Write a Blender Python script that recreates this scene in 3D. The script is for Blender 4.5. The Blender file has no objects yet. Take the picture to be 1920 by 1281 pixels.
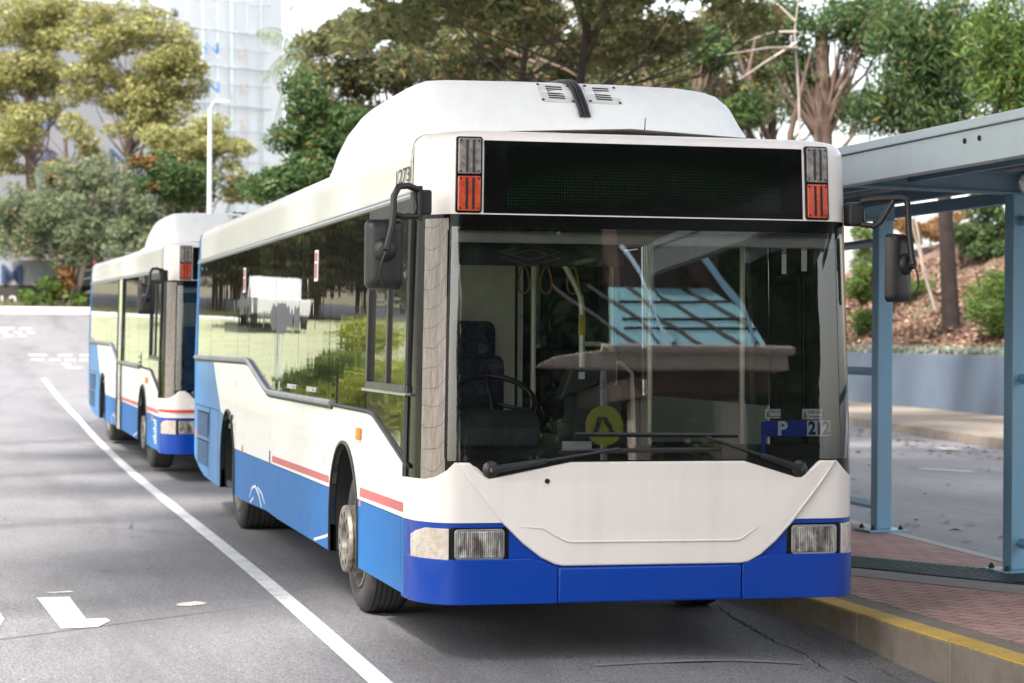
import bpy, bmesh, math, random
import numpy as np
from mathutils import Vector, Matrix
R = math.radians
random.seed(7); rng = np.random.default_rng(7)
S = bpy.context.scene; COL = S.collection

# ------------------------------------------------------------------ camera
cam_d = bpy.data.cameras.new("camera"); cam = bpy.data.objects.new("camera", cam_d); COL.objects.link(cam)
CAM = Vector((-3.5402, -11.2297, 1.6868)); YAW, PITCH, ROLL = -.2426, -.0004, .0066
fw = Vector((-math.sin(YAW)*math.cos(PITCH), math.cos(YAW)*math.cos(PITCH), math.sin(PITCH)))
ri0 = Vector((math.cos(YAW), math.sin(YAW), 0)); up0 = ri0.cross(fw)
ri = ri0*math.cos(ROLL)+up0*math.sin(ROLL); up = up0*math.cos(ROLL)-ri0*math.sin(ROLL)
cam.matrix_world = Matrix(((ri.x, up.x, -fw.x, CAM.x), (ri.y, up.y, -fw.y, CAM.y), (ri.z, up.z, -fw.z, CAM.z), (0, 0, 0, 1)))
FPX = 4157.16
cam_d.sensor_width = 36; cam_d.lens = FPX/1920*36; cam_d.clip_end = 3000; cam_d.clip_start = .1
cam_d.dof.use_dof = True; cam_d.dof.focus_distance = 12.0; cam_d.dof.aperture_fstop = 3.8
S.camera = cam

# ------------------------------------------------------------------ world, sun, exposure
SUN_EL, SUN_AZ = 52, 232          # azimuth measured clockwise from +y
w = bpy.data.worlds.new("World"); S.world = w; w.use_nodes = True
wn = w.node_tree.nodes; wl = w.node_tree.links
sky = wn.new("ShaderNodeTexSky"); sky.sky_type = 'NISHITA'; sky.sun_disc = False
sky.sun_elevation = R(SUN_EL); sky.sun_rotation = R(SUN_AZ); sky.dust_density = 3.0; sky.air_density = 1.2; sky.ozone_density = .6
hs = wn.new("ShaderNodeHueSaturation"); hs.inputs['Saturation'].default_value = .40; hs.inputs['Value'].default_value = 1.0
wl.new(sky.outputs[0], hs.inputs['Color']); wl.new(hs.outputs[0], wn['Background'].inputs[0]); wn['Background'].inputs[1].default_value = .15
sd = bpy.data.lights.new("sun", 'SUN'); so = bpy.data.objects.new("sun", sd); COL.objects.link(so)
sd.energy = 3.6; sd.angle = R(6); sd.color = (1, .955, .90)
az = R(SUN_AZ); el = R(SUN_EL)
sv = Vector((math.sin(az)*math.cos(el), math.cos(az)*math.cos(el), math.sin(el)))
so.rotation_euler = sv.to_track_quat('Z', 'Y').to_euler()
S.view_settings.view_transform = 'Standard'; S.view_settings.look = 'None'; S.view_settings.gamma = 1
S.view_settings.exposure = 1.6

# ------------------------------------------------------------------ helpers
def tag(o, label=None, cat=None, group=None, kind=None):
    if label: o['label'] = label
    if cat: o['category'] = cat
    if group: o['group'] = group
    if kind: o['kind'] = kind
    return o
def empty(name, loc, label, cat, group=None, rz=0):
    o = bpy.data.objects.new(name, None); COL.objects.link(o); o.location = loc; o.rotation_euler = (0, 0, rz)
    o.empty_display_size = .2
    return tag(o, label, cat, group)
def copy_tree(o, parent=None):
    c = o.copy(); COL.objects.link(c)
    if parent: c.parent = parent; c.matrix_parent_inverse = o.matrix_parent_inverse.copy()
    for ch in o.children: copy_tree(ch, c)
    return c
def lin(r, g, b):
    f = lambda v: (v/255/12.92 if v <= 10 else ((v/255+.055)/1.055)**2.4)
    return (f(r), f(g), f(b), 1)
class MB:
    def __init__(s): s.v = []; s.f = []; s.m = []
    def add(s, vs, fs, mi=0):
        o = len(s.v); s.v += [tuple(v) for v in vs]; s.f += [tuple(i+o for i in f) for f in fs]; s.m += [mi]*len(fs); return s
    def box(s, x0, x1, y0, y1, z0, z1, mi=0, M=None):
        vs = [Vector((x, y, z)) for x in (x0, x1) for y in (y0, y1) for z in (z0, z1)]
        if M is not None: vs = [M @ v for v in vs]
        return s.add(vs, [(0, 1, 3, 2), (4, 6, 7, 5), (0, 4, 5, 1), (2, 3, 7, 6), (0, 2, 6, 4), (1, 5, 7, 3)], mi)
    def prism(s, poly, f0, f1, mi=0):          # poly 2D, f0/f1 map (a,b) -> xyz for the two faces
        n = len(poly); vs = [f0(*p) for p in poly]+[f1(*p) for p in poly]
        fs = [tuple(range(n)), tuple(range(2*n-1, n-1, -1))]+[(i, i+n, (i+1) % n+n, (i+1) % n) for i in range(n)]
        return s.add(vs, fs, mi)
    def tube(s, pts, r, n=8, mi=0, cap=True):
        pts = [Vector(p) for p in pts]; rs = r if isinstance(r, (list, tuple)) else [r]*len(pts)
        vs = []; fs = []; prev = None
        for i, p in enumerate(pts):
            d = (pts[min(i+1, len(pts)-1)]-pts[max(i-1, 0)]).normalized()
            if prev is None:
                a = d.cross(Vector((0, 0, 1)));  a = a if a.length > .05 else d.cross(Vector((1, 0, 0)))
            else: a = prev-d*prev.dot(d)
            a.normalize(); b = d.cross(a); prev = a
            for k in range(n):
                t = 2*math.pi*k/n; vs.append(p+(a*math.cos(t)+b*math.sin(t))*rs[i])
        for i in range(len(pts)-1):
            for k in range(n): fs.append((i*n+k, i*n+(k+1) % n, (i+1)*n+(k+1) % n, (i+1)*n+k))
        if cap: fs += [tuple(range(n-1, -1, -1)), tuple((len(pts)-1)*n+k for k in range(n))]
        return s.add(vs, fs, mi)
    def lathe(s, prof, M, n=32, mi=0, closed=False):   # prof [(axial, radius)], axis = local x of M
        vs = []; fs = []; k = len(prof)
        for i in range(n):
            t = 2*math.pi*i/n
            for a, r in prof: vs.append(M @ Vector((a, r*math.cos(t), r*math.sin(t))))
        for i in range(n):
            j = (i+1) % n
            for q in range(k-1 if not closed else k): fs.append((i*k+q, i*k+(q+1) % k, j*k+(q+1) % k, j*k+q))
        return s.add(vs, fs, mi)
    def grid(s, rows, mi=0):
        nr, nc = len(rows), len(rows[0]); vs = [p for r in rows for p in r]
        return s.add(vs, [(i*nc+j, i*nc+j+1, (i+1)*nc+j+1, (i+1)*nc+j) for i in range(nr-1) for j in range(nc-1)], mi)
    def build(s, name, mats, parent=None, smooth=30, bevel=0, seg=2, fix=True):
        me = bpy.data.meshes.new(name); me.from_pydata(s.v, [], s.f)
        mats = mats if isinstance(mats, (list, tuple)) else [mats]
        for m in mats: me.materials.append(m)
        me.polygons.foreach_set('material_index', s.m)
        if fix:
            bm = bmesh.new(); bm.from_mesh(me); bmesh.ops.remove_doubles(bm, verts=bm.verts, dist=1e-5)
            bmesh.ops.recalc_face_normals(bm, faces=bm.faces); bm.to_mesh(me); bm.free()
        if smooth:
            me.polygons.foreach_set('use_smooth', [True]*len(me.polygons)); me.set_sharp_from_angle(angle=R(smooth))
        me.update()
        o = bpy.data.objects.new(name, me); COL.objects.link(o)
        if parent: o.parent = parent
        if bevel:
            b = o.modifiers.new('b', 'BEVEL'); b.width = bevel; b.segments = seg; b.limit_method = 'ANGLE'; b.angle_limit = R(40); b.harden_normals = False
        return o
def text(name, s, mat, parent, M, size, extrude=.0008, offset=0, sx=1, align='CENTER'):
    c = bpy.data.curves.new(name, 'FONT'); c.body = s; c.size = size; c.align_x = align; c.align_y = 'CENTER'; c.extrude = extrude; c.offset = offset
    c.materials.append(mat); c.resolution_u = 4
    t = bpy.data.objects.new(name, c); me = bpy.data.meshes.new_from_object(t); me.name = name
    me.transform(M @ Matrix.Diagonal((sx, 1, 1, 1))); bpy.data.objects.remove(t); bpy.data.curves.remove(c)
    o = bpy.data.objects.new(name, me); COL.objects.link(o)
    if parent: o.parent = parent
    return o
def frame(o, xa, ya):     # matrix with origin o, x axis xa, y axis ya
    xa = Vector(xa).normalized(); ya = Vector(ya).normalized(); za = xa.cross(ya).normalized(); ya = za.cross(xa)
    return Matrix(((xa.x, ya.x, za.x, o[0]), (xa.y, ya.y, za.y, o[1]), (xa.z, ya.z, za.z, o[2]), (0, 0, 0, 1)))

# ------------------------------------------------------------------ materials
class N:
    def __init__(s, name):
        s.m = bpy.data.materials.new(name); s.m.use_nodes = True; s.t = s.m.node_tree; s.n = s.t.nodes; s.p = s.n['Principled BSDF']; s.out = s.n['Material Output']
    def new(s, t, **k):
        x = s.n.new('ShaderNode'+t)
        for a, v in k.items():
            if a.startswith('i_'): x.inputs[a[2:].replace('_', ' ')].default_value = v
            else: setattr(x, a, v)
        return x
    def l(s, a, b): s.t.links.new(a, b)
    def co(s, obj='Object', scale=None, rot=None):
        tc = s.new('TexCoord'); mp = s.new('Mapping'); s.l(tc.outputs[obj], mp.inputs[0])
        if scale: mp.inputs['Scale'].default_value = scale
        if rot: mp.inputs['Rotation'].default_value = rot
        return mp.outputs[0]
    def noise(s, vec, scale, detail=4, rough=.55, dist=0):
        x = s.new('TexNoise'); x.inputs['Scale'].default_value = scale; x.inputs['Detail'].default_value = detail; x.inputs['Roughness'].default_value = rough; x.inputs['Distortion'].default_value = dist
        if vec: s.l(vec, x.inputs['Vector'])
        return x.outputs['Fac']
    def ramp(s, fac, stops, interp='LINEAR'):
        x = s.new('ValToRGB'); e = x.color_ramp.elements; x.color_ramp.interpolation = interp
        e[0].position, e[0].color = stops[0][0], stops[0][1]; e[1].position, e[1].color = stops[-1][0], stops[-1][1]
        for p, c in stops[1:-1]:
            q = e.new(p); q.color = c
        s.l(fac, x.inputs[0]); return x.outputs[0]
    def mix(s, fac, a, b, mode='MIX'):
        x = s.new('Mix'); x.data_type = 'RGBA'; x.blend_type = mode
        for v, i in ((fac, 0), (a, 6), (b, 7)):
            if hasattr(v, 'links'): s.l(v, x.inputs[i])
            else: x.inputs[i].default_value = v
        return x.outputs[2]
    def mul(s, a, b, op='MULTIPLY'):
        x = s.new('Math'); x.operation = op
        for v, i in ((a, 0), (b, 1)):
            if hasattr(v, 'links'): s.l(v, x.inputs[i])
            else: x.inputs[i].default_value = v
        return x.outputs[0]
    def bump(s, h, strength=.3, dist=.01):
        b = s.new('Bump'); b.inputs['Strength'].default_value = strength; b.inputs['Distance'].default_value = dist; s.l(h, b.inputs['Height']); s.l(b.outputs[0], s.p.inputs['Normal']); return b.outputs[0]
    def set(s, **k):
        for a, v in k.items():
            i = s.p.inputs[a.replace('_', ' ')]
            if hasattr(v, 'links'): s.l(v, i)
            else: i.default_value = v
        return s
def g(v, a=1): return (v, v, v, a)
def simple(name, col, rough=.5, metal=0, var=.12, scale=6, coat=0, bump=0, bscale=60, spec=.5):
    k = N(name); v = k.co(); n = k.noise(v, scale, 5, .6)
    c = k.ramp(n, [(.3, tuple(x*(1-var) for x in col[:3])+(1,)), (.7, tuple(min(1, x*(1+var)) for x in col[:3])+(1,))])
    k.set(Base_Color=c, Roughness=k.mul(k.mul(n, .25, 'MULTIPLY'), rough-.12, 'ADD'), Metallic=metal, Coat_Weight=coat, Specular_IOR_Level=spec)
    k.p.inputs['Coat Roughness'].default_value = .08
    if bump: k.bump(k.noise(v, bscale, 3), bump, .004)
    return k.m
def paint(name, col, dirt=(.30, .26, .21, 1), amt=.25, rough=.32, coat=.35, lowdirt=0, streak=1.0, wav=.02, spec=.5):
    k = N(name); v = k.co(); n1 = k.noise(v, 1.3, 6, .65, .3); n2 = k.noise(k.co(scale=(3, 3, .25)), 3.0, 5, .7)
    f = k.mul(k.ramp(k.mul(n1, n2), [(.22, g(0)), (.45, g(1))]), amt*streak)
    sp = k.ramp(k.noise(v, 140, 2, .5), [(.70, g(0)), (.76, g(1))]); f = k.mul(f, k.mul(sp, .12), 'ADD')
    if lowdirt:
        sx = k.new('SeparateXYZ'); k.l(v, sx.inputs[0]); mr = k.new('MapRange'); k.l(sx.outputs[2], mr.inputs[0])
        mr.inputs[1].default_value = .75; mr.inputs[2].default_value = .28; f = k.mul(f, k.mul(k.mul(mr.outputs[0], n1), lowdirt), 'ADD')
    k.set(Base_Color=k.mix(f, col, dirt), Roughness=k.mul(k.mul(n1, .25), rough-.1, 'ADD'), Coat_Weight=coat, Specular_IOR_Level=spec)
    k.p.inputs['Coat Roughness'].default_value = .06
    k.bump(k.noise(v, 2.2, 2), wav*8, .01); return k.m
def glass(name, tint, ior=1.5, rough=0.0, wav=0, dirt=.03):
    k = N(name); t = k.new('BsdfTransparent'); t.inputs[0].default_value = tint
    gl = k.new('BsdfGlossy'); gl.inputs[1].default_value = rough; gl.inputs[0].default_value = g(1)
    fr = k.new('Fresnel'); fr.inputs[0].default_value = ior; mx = k.new('MixShader'); k.l(fr.outputs[0], mx.inputs[0]); k.l(t.outputs[0], mx.inputs[1]); k.l(gl.outputs[0], mx.inputs[2])
    v = k.co()
    if wav:
        b = k.new('Bump'); b.inputs['Strength'].default_value = wav; b.inputs['Distance'].default_value = .02; k.l(k.noise(k.co(scale=(1, 1, .4)), 1.6, 2), b.inputs['Height']); k.l(b.outputs[0], gl.inputs['Normal']); k.l(b.outputs[0], fr.inputs['Normal'])
    df = k.new('BsdfDiffuse'); df.inputs[0].default_value = (.55, .52, .47, 1); m2 = k.new('MixShader')
    k.l(k.mul(k.noise(v, 3, 6, .7), dirt*2), m2.inputs[0]); k.l(mx.outputs[0], m2.inputs[1]); k.l(df.outputs[0], m2.inputs[2]); k.l(m2.outputs[0], k.out.inputs[0]); return k.m
def leafmat(name, stops, trans=.45):
    k = N(name); ge = k.new('NewGeometry'); c = k.ramp(ge.outputs['Random Per Island'], stops)
    pn = k.noise(k.co(), .45, 3); c = k.mix(k.ramp(pn, [(.35, g(0)), (.65, g(.55))]), c, stops[len(stops)//2][1])
    k.set(Base_Color=c, Roughness=.55, Specular_IOR_Level=.3)
    t = k.new('BsdfTranslucent'); k.l(c, t.inputs[0]); m = k.new('MixShader'); m.inputs[0].default_value = trans
    k.l(k.p.outputs[0], m.inputs[1]); k.l(t.outputs[0], m.inputs[2]); k.l(m.outputs[0], k.out.inputs[0]); return k.m
def emis(name, col, s):
    k = N(name); k.set(Base_Color=g(0)); k.p.inputs['Emission Color'].default_value = col; k.p.inputs['Emission Strength'].default_value = s; return k.m

M = {}
M['white'] = paint('bus_white_paint', (.74, .715, .68, 1), amt=.10)
M['front_white'] = paint('front_white_paint', (.70, .645, .605, 1), amt=.16)
M['roof_white'] = paint('roof_white_paint', (.74, .73, .71, 1), amt=.16, rough=.45, coat=.1)
M['blue'] = paint('bumper_blue_paint', (.001, .040, .29, 1), dirt=(.03, .06, .20, 1), amt=.14, rough=.28, coat=.2, spec=.22)
M['side_blue'] = paint('faded_blue_paint', (.0015, .105, .33, 1), dirt=(.10, .24, .42, 1), amt=.16, rough=.45, coat=.05, lowdirt=.30, spec=.2)
M['rear_blue'] = paint('pale_blue_paint', (.025, .15, .37, 1), dirt=(.22, .36, .50, 1), amt=.30, rough=.4, coat=.1, spec=.3)
M['red'] = simple('faded_red_stripe', lin(178, 92, 92), .45, var=.12, scale=9)
M['red2'] = simple('red_stripe', lin(196, 52, 50), .45)
M['black'] = simple('black_plastic', g(.018), .38, var=.3, scale=9)
M['arm_black'] = simple('grey_black_plastic', (.013, .0115, .0115, 1), .42, var=.3, bump=.15)
M['rubber'] = simple('tyre_rubber', (.036, .034, .033, 1), .75, var=.35, scale=14, bump=.3)
M['gloss_black'] = simple('gloss_black', g(.004), .14, var=.2, spec=.22)
M['seal'] = simple('rubber_seal', g(.03), .6, var=.3)
M['steel'] = simple('dirty_wheel_steel', (.27, .24, .205, 1), .5, metal=.7, var=.5, scale=22, bump=.2)
M['rim'] = simple('brake_dust_rim', (.20, .18, .155, 1), .6, metal=.4, var=.4, scale=16)
M['dark_hole'] = simple('dark_hole', g(.008), .8)
M['chrome'] = simple('aluminium_trim', (.40, .40, .40, 1), .32, metal=.9, var=.2)
M['interior'] = simple('dark_interior', (.03, .03, .032, 1), .8)
M['ceiling'] = simple('interior_ceiling', (.40, .37, .33, 1), .6)
M['beige'] = simple('beige_partition', (.52, .46, .36, 1), .7, var=.08)
M['dash'] = simple('grey_dashboard', (.055, .06, .065, 1), .6, bump=.2, bscale=200)
M['pole'] = simple('cream_pole', (.62, .56, .44, 1), .3, metal=.3)
M['yellow'] = simple('yellow_plastic', (.52, .30, .03, 1), .45)
M['sticker_white'] = simple('sticker_white', g(.82), .5, var=.05)
M['sticker_red'] = simple('sticker_red', (.5, .03, .03, 1), .5)
M['sticker_blue'] = simple('sticker_blue', (.002, .04, .42, 1), .45)
M['ink_blue'] = simple('ink_blue', (.005, .02, .20, 1), .5)
M['ink_black'] = simple('ink_black', g(.02), .5)
M['ink_grey'] = simple('ink_grey', g(.62), .5)
M['orange'] = simple('orange_reflector', (.60, .17, .01, 1), .3, coat=.5)
M['skin_post'] = paint('shelter_blue_paint', (.22, .41, .55, 1), dirt=(.30, .32, .33, 1), amt=.3, rough=.4, coat=.1, wav=.01)
M['fascia'] = paint('pale_fascia_paint', (.37, .42, .44, 1), dirt=(.30, .28, .25, 1), amt=.3, rough=.45, coat=.1, wav=.01)
M['under'] = paint('shelter_underside_paint', (.22, .36, .46, 1), dirt=(.1, .1, .1, 1), amt=.3, rough=.5, coat=0, wav=.01)
M['sheet'] = simple('corrugated_sheet', (.30, .30, .28, 1), .55)
M['windscreen'] = glass('windscreen_glass', (.82, .87, .85, 1), 2.05, wav=.03, dirt=.003)
M['side_glass'] = glass('tinted_side_glass', (.34, .37, .35, 1), 1.7, wav=.09, dirt=.012)
M['clear_glass'] = glass('clear_side_glass', (.62, .68, .66, 1), 1.5, wav=.04, dirt=.03)

def seat_fabric():
    k = N('blue_patterned_moquette'); v = k.co(); n = k.noise(v, 26, 3, .6, 1.5)
    c = k.ramp(n, [(.40, (.006, .012, .045, 1)), (.56, (.010, .022, .075, 1)), (.60, (.22, .035, .03, 1)), (.63, (.008, .02, .07, 1)), (.70, (.02, .09, .16, 1))]); k.set(Base_Color=c, Roughness=.9); return k.m
M['fabric'] = seat_fabric()
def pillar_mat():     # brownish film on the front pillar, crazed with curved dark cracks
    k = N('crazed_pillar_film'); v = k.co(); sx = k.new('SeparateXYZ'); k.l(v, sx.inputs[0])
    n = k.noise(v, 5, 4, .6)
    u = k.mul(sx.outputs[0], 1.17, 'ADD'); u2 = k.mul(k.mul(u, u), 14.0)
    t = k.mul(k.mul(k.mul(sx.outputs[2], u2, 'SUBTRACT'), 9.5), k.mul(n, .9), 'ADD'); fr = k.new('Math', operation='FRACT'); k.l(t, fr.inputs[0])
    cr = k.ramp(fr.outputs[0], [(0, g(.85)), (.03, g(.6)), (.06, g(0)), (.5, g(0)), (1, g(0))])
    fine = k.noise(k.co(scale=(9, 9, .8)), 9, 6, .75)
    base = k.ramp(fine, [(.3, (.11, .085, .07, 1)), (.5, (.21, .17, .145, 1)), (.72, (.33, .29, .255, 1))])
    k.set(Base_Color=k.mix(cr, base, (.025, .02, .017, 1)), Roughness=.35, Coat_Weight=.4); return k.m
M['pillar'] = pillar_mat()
def led_mat():
    k = N('unlit_led_matrix'); v = k.co(scale=(1, 1, 1)); vo = k.new('TexVoronoi'); vo.inputs['Scale'].default_value = 62; vo.inputs['Randomness'].default_value = 0; k.l(v, vo.inputs['Vector'])
    d = k.ramp(vo.outputs['Distance'], [(.26, g(1)), (.34, g(0))]); n = k.noise(v, 3, 3)
    k.set(Base_Color=k.mix(d, (.002, .0035, .0025, 1), k.ramp(n, [(.35, (.007, .013, .008, 1)), (.7, (.014, .023, .011, 1))])), Roughness=.12, Coat_Weight=.1, Specular_IOR_Level=.25); k.p.inputs['Coat Roughness'].default_value = .02; return k.m
M['led'] = led_mat()
def lens(name, c, c2, sc=55):
    k = N(name); v = k.co(); wv = k.new('TexWave'); wv.bands_direction = 'X'; wv.inputs['Scale'].default_value = 6; wv.inputs['Distortion'].default_value = .0; k.l(v, wv.inputs[0])
    n = k.noise(v, 30, 3); k.set(Base_Color=k.mix(k.ramp(n, [(.35, g(0)), (.65, g(1))]), c, c2), Roughness=.22, Coat_Weight=.8)
    w2 = k.new('TexWave'); w2.bands_direction = 'Z'; w2.inputs['Scale'].default_value = sc; k.l(v, w2.inputs[0]); k.bump(w2.outputs['Fac'], .25, .003); return k.m
M['amber_lens'] = lens('amber_lens', (.38, .030, .004, 1), (.54, .058, .005, 1))
M['clear_lens'] = lens('smoked_clear_lens', (.13, .105, .095, 1), (.26, .23, .21, 1))
M['turn_lens'] = lens('pale_turn_lens', (.40, .33, .28, 1), (.52, .45, .39, 1), 26)
def headlamp():
    k = N('headlamp_glass'); v = k.co(); n = k.noise(k.co(scale=(1, 1, .6)), 11, 3, .6, .4); n2 = k.noise(k.co(scale=(1, 1, .12)), 75, 2)
    c = k.ramp(k.mul(k.mul(n, .75), k.mul(n2, .35), 'ADD'), [(.42, (.05, .045, .042, 1)), (.52, (.16, .15, .14, 1)), (.60, (.34, .32, .30, 1)), (.72, (.62, .60, .57, 1))])
    k.set(Base_Color=c, Roughness=.22, Metallic=.45, Coat_Weight=1)
    w2 = k.new('TexWave'); w2.bands_direction = 'X'; w2.inputs['Scale'].default_value = 30; k.l(v, w2.inputs[0]); k.bump(w2.outputs['Fac'], .8, .004); return k.m
M['headlamp'] = headlamp()
# ------------------------------------------------------------------ the setting
def sst(a, b, x): t = max(0, min(1, (x-a)/(b-a))); return t*t*(3-2*t)
def gz(x, y):
    rise = .0008*max(0, min(y, 82)-14)**2*(1-sst(2.5, 7, x) if y < 80 else 1-sst(2.5, 7, x))
    if y > 82: rise += .0008*2*68*min(y-82, 4)*(1-sst(2.5, 7, x))*.3
    dip = -.11*sst(1.6, -.9, y)*sst(.1, 1.4, x)*(1-sst(1.5, 2.2, x)) if y < 1.6 else 0
    if y < -1: dip *= 1
    return rise+dip
def asphalt():
    k = N('asphalt'); v = k.co(); big = k.noise(v, .32, 5, .6); mid = k.noise(k.co(scale=(1, .25, 1)), 1.1, 6, .65); ag = k.new('TexVoronoi'); ag.inputs['Scale'].default_value = 95; k.l(v, ag.inputs['Vector'])
    fine = k.noise(v, 55, 4, .7)
    c = k.ramp(k.mul(k.mul(big, .5), k.mul(mid, .5), 'ADD'), [(.32, (.166, .159, .166, 1)), (.5, (.212, .204, .212, 1)), (.68, (.262, .254, .262, 1))])
    s = k.ramp(ag.outputs['Color'], [(.1, g(.30)), (.55, g(.92)), (.9, g(1.15)), (1, g(2.8))]); c = k.mix(.75, c, s, 'MULTIPLY')
    st = k.noise(k.co(scale=(1, .12, 1)), .9, 5, .7, .4); c = k.mix(k.ramp(st, [(.50, g(0)), (.68, g(.45))]), c, (.075, .070, .072, 1))
    oil = k.noise(v, 1.7, 3, .6); c = k.mix(k.ramp(oil, [(.66, g(0)), (.74, g(.5))]), c, (.05, .046, .047, 1))
    c = k.mix(k.ramp(fine, [(.40, g(.5)), (.52, g(0))]), c, (.03, .028, .028, 1))
    crk = k.new('TexVoronoi'); crk.feature = 'DISTANCE_TO_EDGE'; crk.inputs['Scale'].default_value = .16; mp = k.mix(.06, v, k.new('TexNoise').outputs['Color'], 'ADD'); k.l(mp, crk.inputs['Vector'])
    cr = k.mul(k.ramp(crk.outputs[0], [(.0006, g(1)), (.0016, g(0))]), k.ramp(big, [(.46, g(0)), (.56, g(.8))])); c = k.mix(cr, c, (.02, .018, .018, 1))
    k.set(Base_Color=c, Roughness=.62, Specular_IOR_Level=.45); k.bump(k.mul(ag.outputs['Distance'], fine, 'ADD'), .35, .006); return k.m
M['asphalt'] = asphalt()
def concrete(name, a, b, sc=4):
    k = N(name); v = k.co(); n = k.noise(v, sc, 7, .7); sp = k.noise(v, 130, 2)
    c = k.ramp(n, [(.3, a), (.7, b)]); c = k.mix(k.ramp(sp, [(.6, g(0)), (.7, g(.5))]), c, tuple(x*.6 for x in a[:3])+(1,)); k.set(Base_Color=c, Roughness=.85); k.bump(sp, .2, .003); return k.m
M['concrete'] = concrete('kerb_concrete', (.14, .112, .085, 1), (.24, .20, .16, 1)); M['edging'] = concrete('edging_concrete', (.20, .18, .165, 1), (.30, .275, .255, 1))
def road_paint(name, c1):
    k = N(name); v = k.co(); n = k.noise(v, 3, 6, .75); f = k.noise(v, 70, 3, .6)
    m = k.ramp(k.mul(k.mul(n, .6), k.mul(f, .55), 'ADD'), [(.42, g(1)), (.52, g(.22)), (.7, g(0))]); k.set(Base_Color=k.mix(m, c1, (.14, .13, .13, 1)), Roughness=.7); k.bump(f, .2, .003); return k.m
M['line'] = road_paint('road_line_paint', (.54, .55, .55, 1)); M['line2'] = road_paint('worn_line_paint', (.50, .49, .45, 1)); M['line4'] = road_paint('ghost_line_paint', (.33, .325, .33, 1)); M['sun_streak'] = road_paint('sun_streak_paint', (.21, .20, .20, 1)); M['kerb_yellow'] = road_paint('yellow_kerb_paint', (.60, .37, .035, 1))
def bricks():
    k = N('brick_paving'); v = k.co(rot=(0, 0, R(62))); b = k.new('TexBrick'); k.l(v, b.inputs['Vector']); b.inputs['Scale'].default_value = 1; b.inputs['Brick Width'].default_value = .23; b.inputs['Row Height'].default_value = .115
    b.inputs['Mortar Size'].default_value = .0075; b.inputs['Mortar Smooth'].default_value = .2; b.inputs['Bias'].default_value = 0
    b.inputs['Color1'].default_value = (.40, .20, .165, 1); b.inputs['Color2'].default_value = (.52, .30, .255, 1); b.inputs['Mortar'].default_value = (.045, .028, .025, 1)
    n = k.noise(k.co(), 1.6, 6, .65); c = k.mix(k.ramp(n, [(.35, g(0)), (.7, g(.40))]), b.outputs['Color'], (.52, .36, .31, 1)); f = k.noise(k.co(), 90, 3)
    c = k.mix(k.ramp(f, [(.35, g(.4)), (.55, g(0))]), c, (.12, .06, .05, 1)); k.set(Base_Color=c, Roughness=.85); k.bump(k.mul(b.outputs['Fac'], -1), .5, .004); return k.m
M['brick'] = bricks()

def sheet(name, xs, ys, z, mat):
    mb = MB(); mb.grid([[(x, y, z(x, y)) for x in xs] for y in ys]); return mb.build(name, mat, smooth=60)
xs = [-400, -150, -60, -30, -15, -8]+[-6+.4*i for i in range(38)]+[10, 14, 20, 30, 60, 150, 400]
ys = [-300, -100, -40, -20, -12]+[-8+.4*i for i in range(26)]+[2.5+1.5*i for i in range(66)]+[130, 200, 400, 900]
tag(sheet('ground', xs, ys, gz, M['asphalt']), kind='structure')

def strip(name, pts, mat, lift=.004, kind='structure'):   # flat marking polygon draped a few mm above the road
    mb = MB(); mb.add([(x, y, gz(x, y)+lift) for x, y in pts], [tuple(range(len(pts)))]); return tag(mb.build(name, mat, smooth=0), kind=kind)
mb = MB(); Y = [-7+.5*i for i in range(102)]
mb.grid([[(x+(-.10*sst(6, -6, y) if y < 6 else 0)-.012*max(0, y-30), y, gz(x, y)+.004) for x in (-1.545, -1.425)] for y in Y]); tag(mb.build('edge_line', M['line']), kind='structure')
strip('painted_arrow', [(-3.07, 3.43), (-2.86, 3.45), (-2.815, 2.26), (-2.70, 2.29), (-2.68, 2.16), (-2.77, 1.88), (-2.98, 1.85)][::-1], M['line'])
strip('painted_arrow_tip', [(-3.31, 2.68), (-3.50, 2.72), (-3.52, 2.02), (-3.32, 2.06), (-3.292, 2.36)][::-1], M['line'])
strip('faded_road_patch', [(-2.22, 2.91), (-2.17, 2.99), (-2.08, 3.05), (-2.02, 2.96), (-2.05, 2.87), (-2.15, 2.80), (-2.22, 2.83)][::-1], M['line2'])
strip('faded_road_fleck', [(-3.0, 3.72), (-2.84, 3.79), (-2.82, 3.72), (-2.95, 3.66)], M['line2'])
# worn words painted across the far lane
for r_, (y0, cells) in enumerate([(63.4, [(-2.6, -1.9), (-1.75, -1.35)]), (61.7, [(-2.5, -2.15), (-1.95, -1.7), (-1.55, -1.3)]), (60.2, [(-2.3, -2.0), (-1.85, -1.6)]),
                    (52.2, [(-1.75, -1.25), (-.95, -.55), (-.35, .1)]), (50.3, [(-1.75, -1.4), (-1.25, -.95), (-.85, -.55), (-.45, -.2), (-.1, .15)]), (48.6, [(-1.0, -.75), (-.3, .1)]), (47.2, [(-.95, -.55), (-.15, .1)])]):
    for a, b in cells: strip('worn_road_letter', [(a, y0), (b, y0), (b, y0+.75), (a, y0+.75)], M['line4'])
for a in [((8.9, 16.4), (9.35, 15.55), (9.42, 15.7), (9.02, 16.5)), ((11.6, 21.3), (11.9, 21.1), (12.05, 21.9), (11.75, 22.1)), ((8.6, 11.0), (10.6, 10.4), (10.7, 10.55), (8.7, 11.15))]: strip('parking_line', a, M['line2'])
mb = MB(); mb.grid([[(-.35+.11*i, -.20+.017*i+.012*math.sin(i), gz(-.35+.11*i, -.2+.017*i)+.005) for i in range(12)], [(-.35+.11*i, -.13+.017*i+.012*math.sin(i*1.7), gz(-.35+.11*i, -.13+.017*i)+.005) for i in range(12)]]); tag(mb.build('painted_sun_streak', M['sun_streak']), kind='structure')  # pale streak painted on the asphalt as a patch of dappled sun

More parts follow.
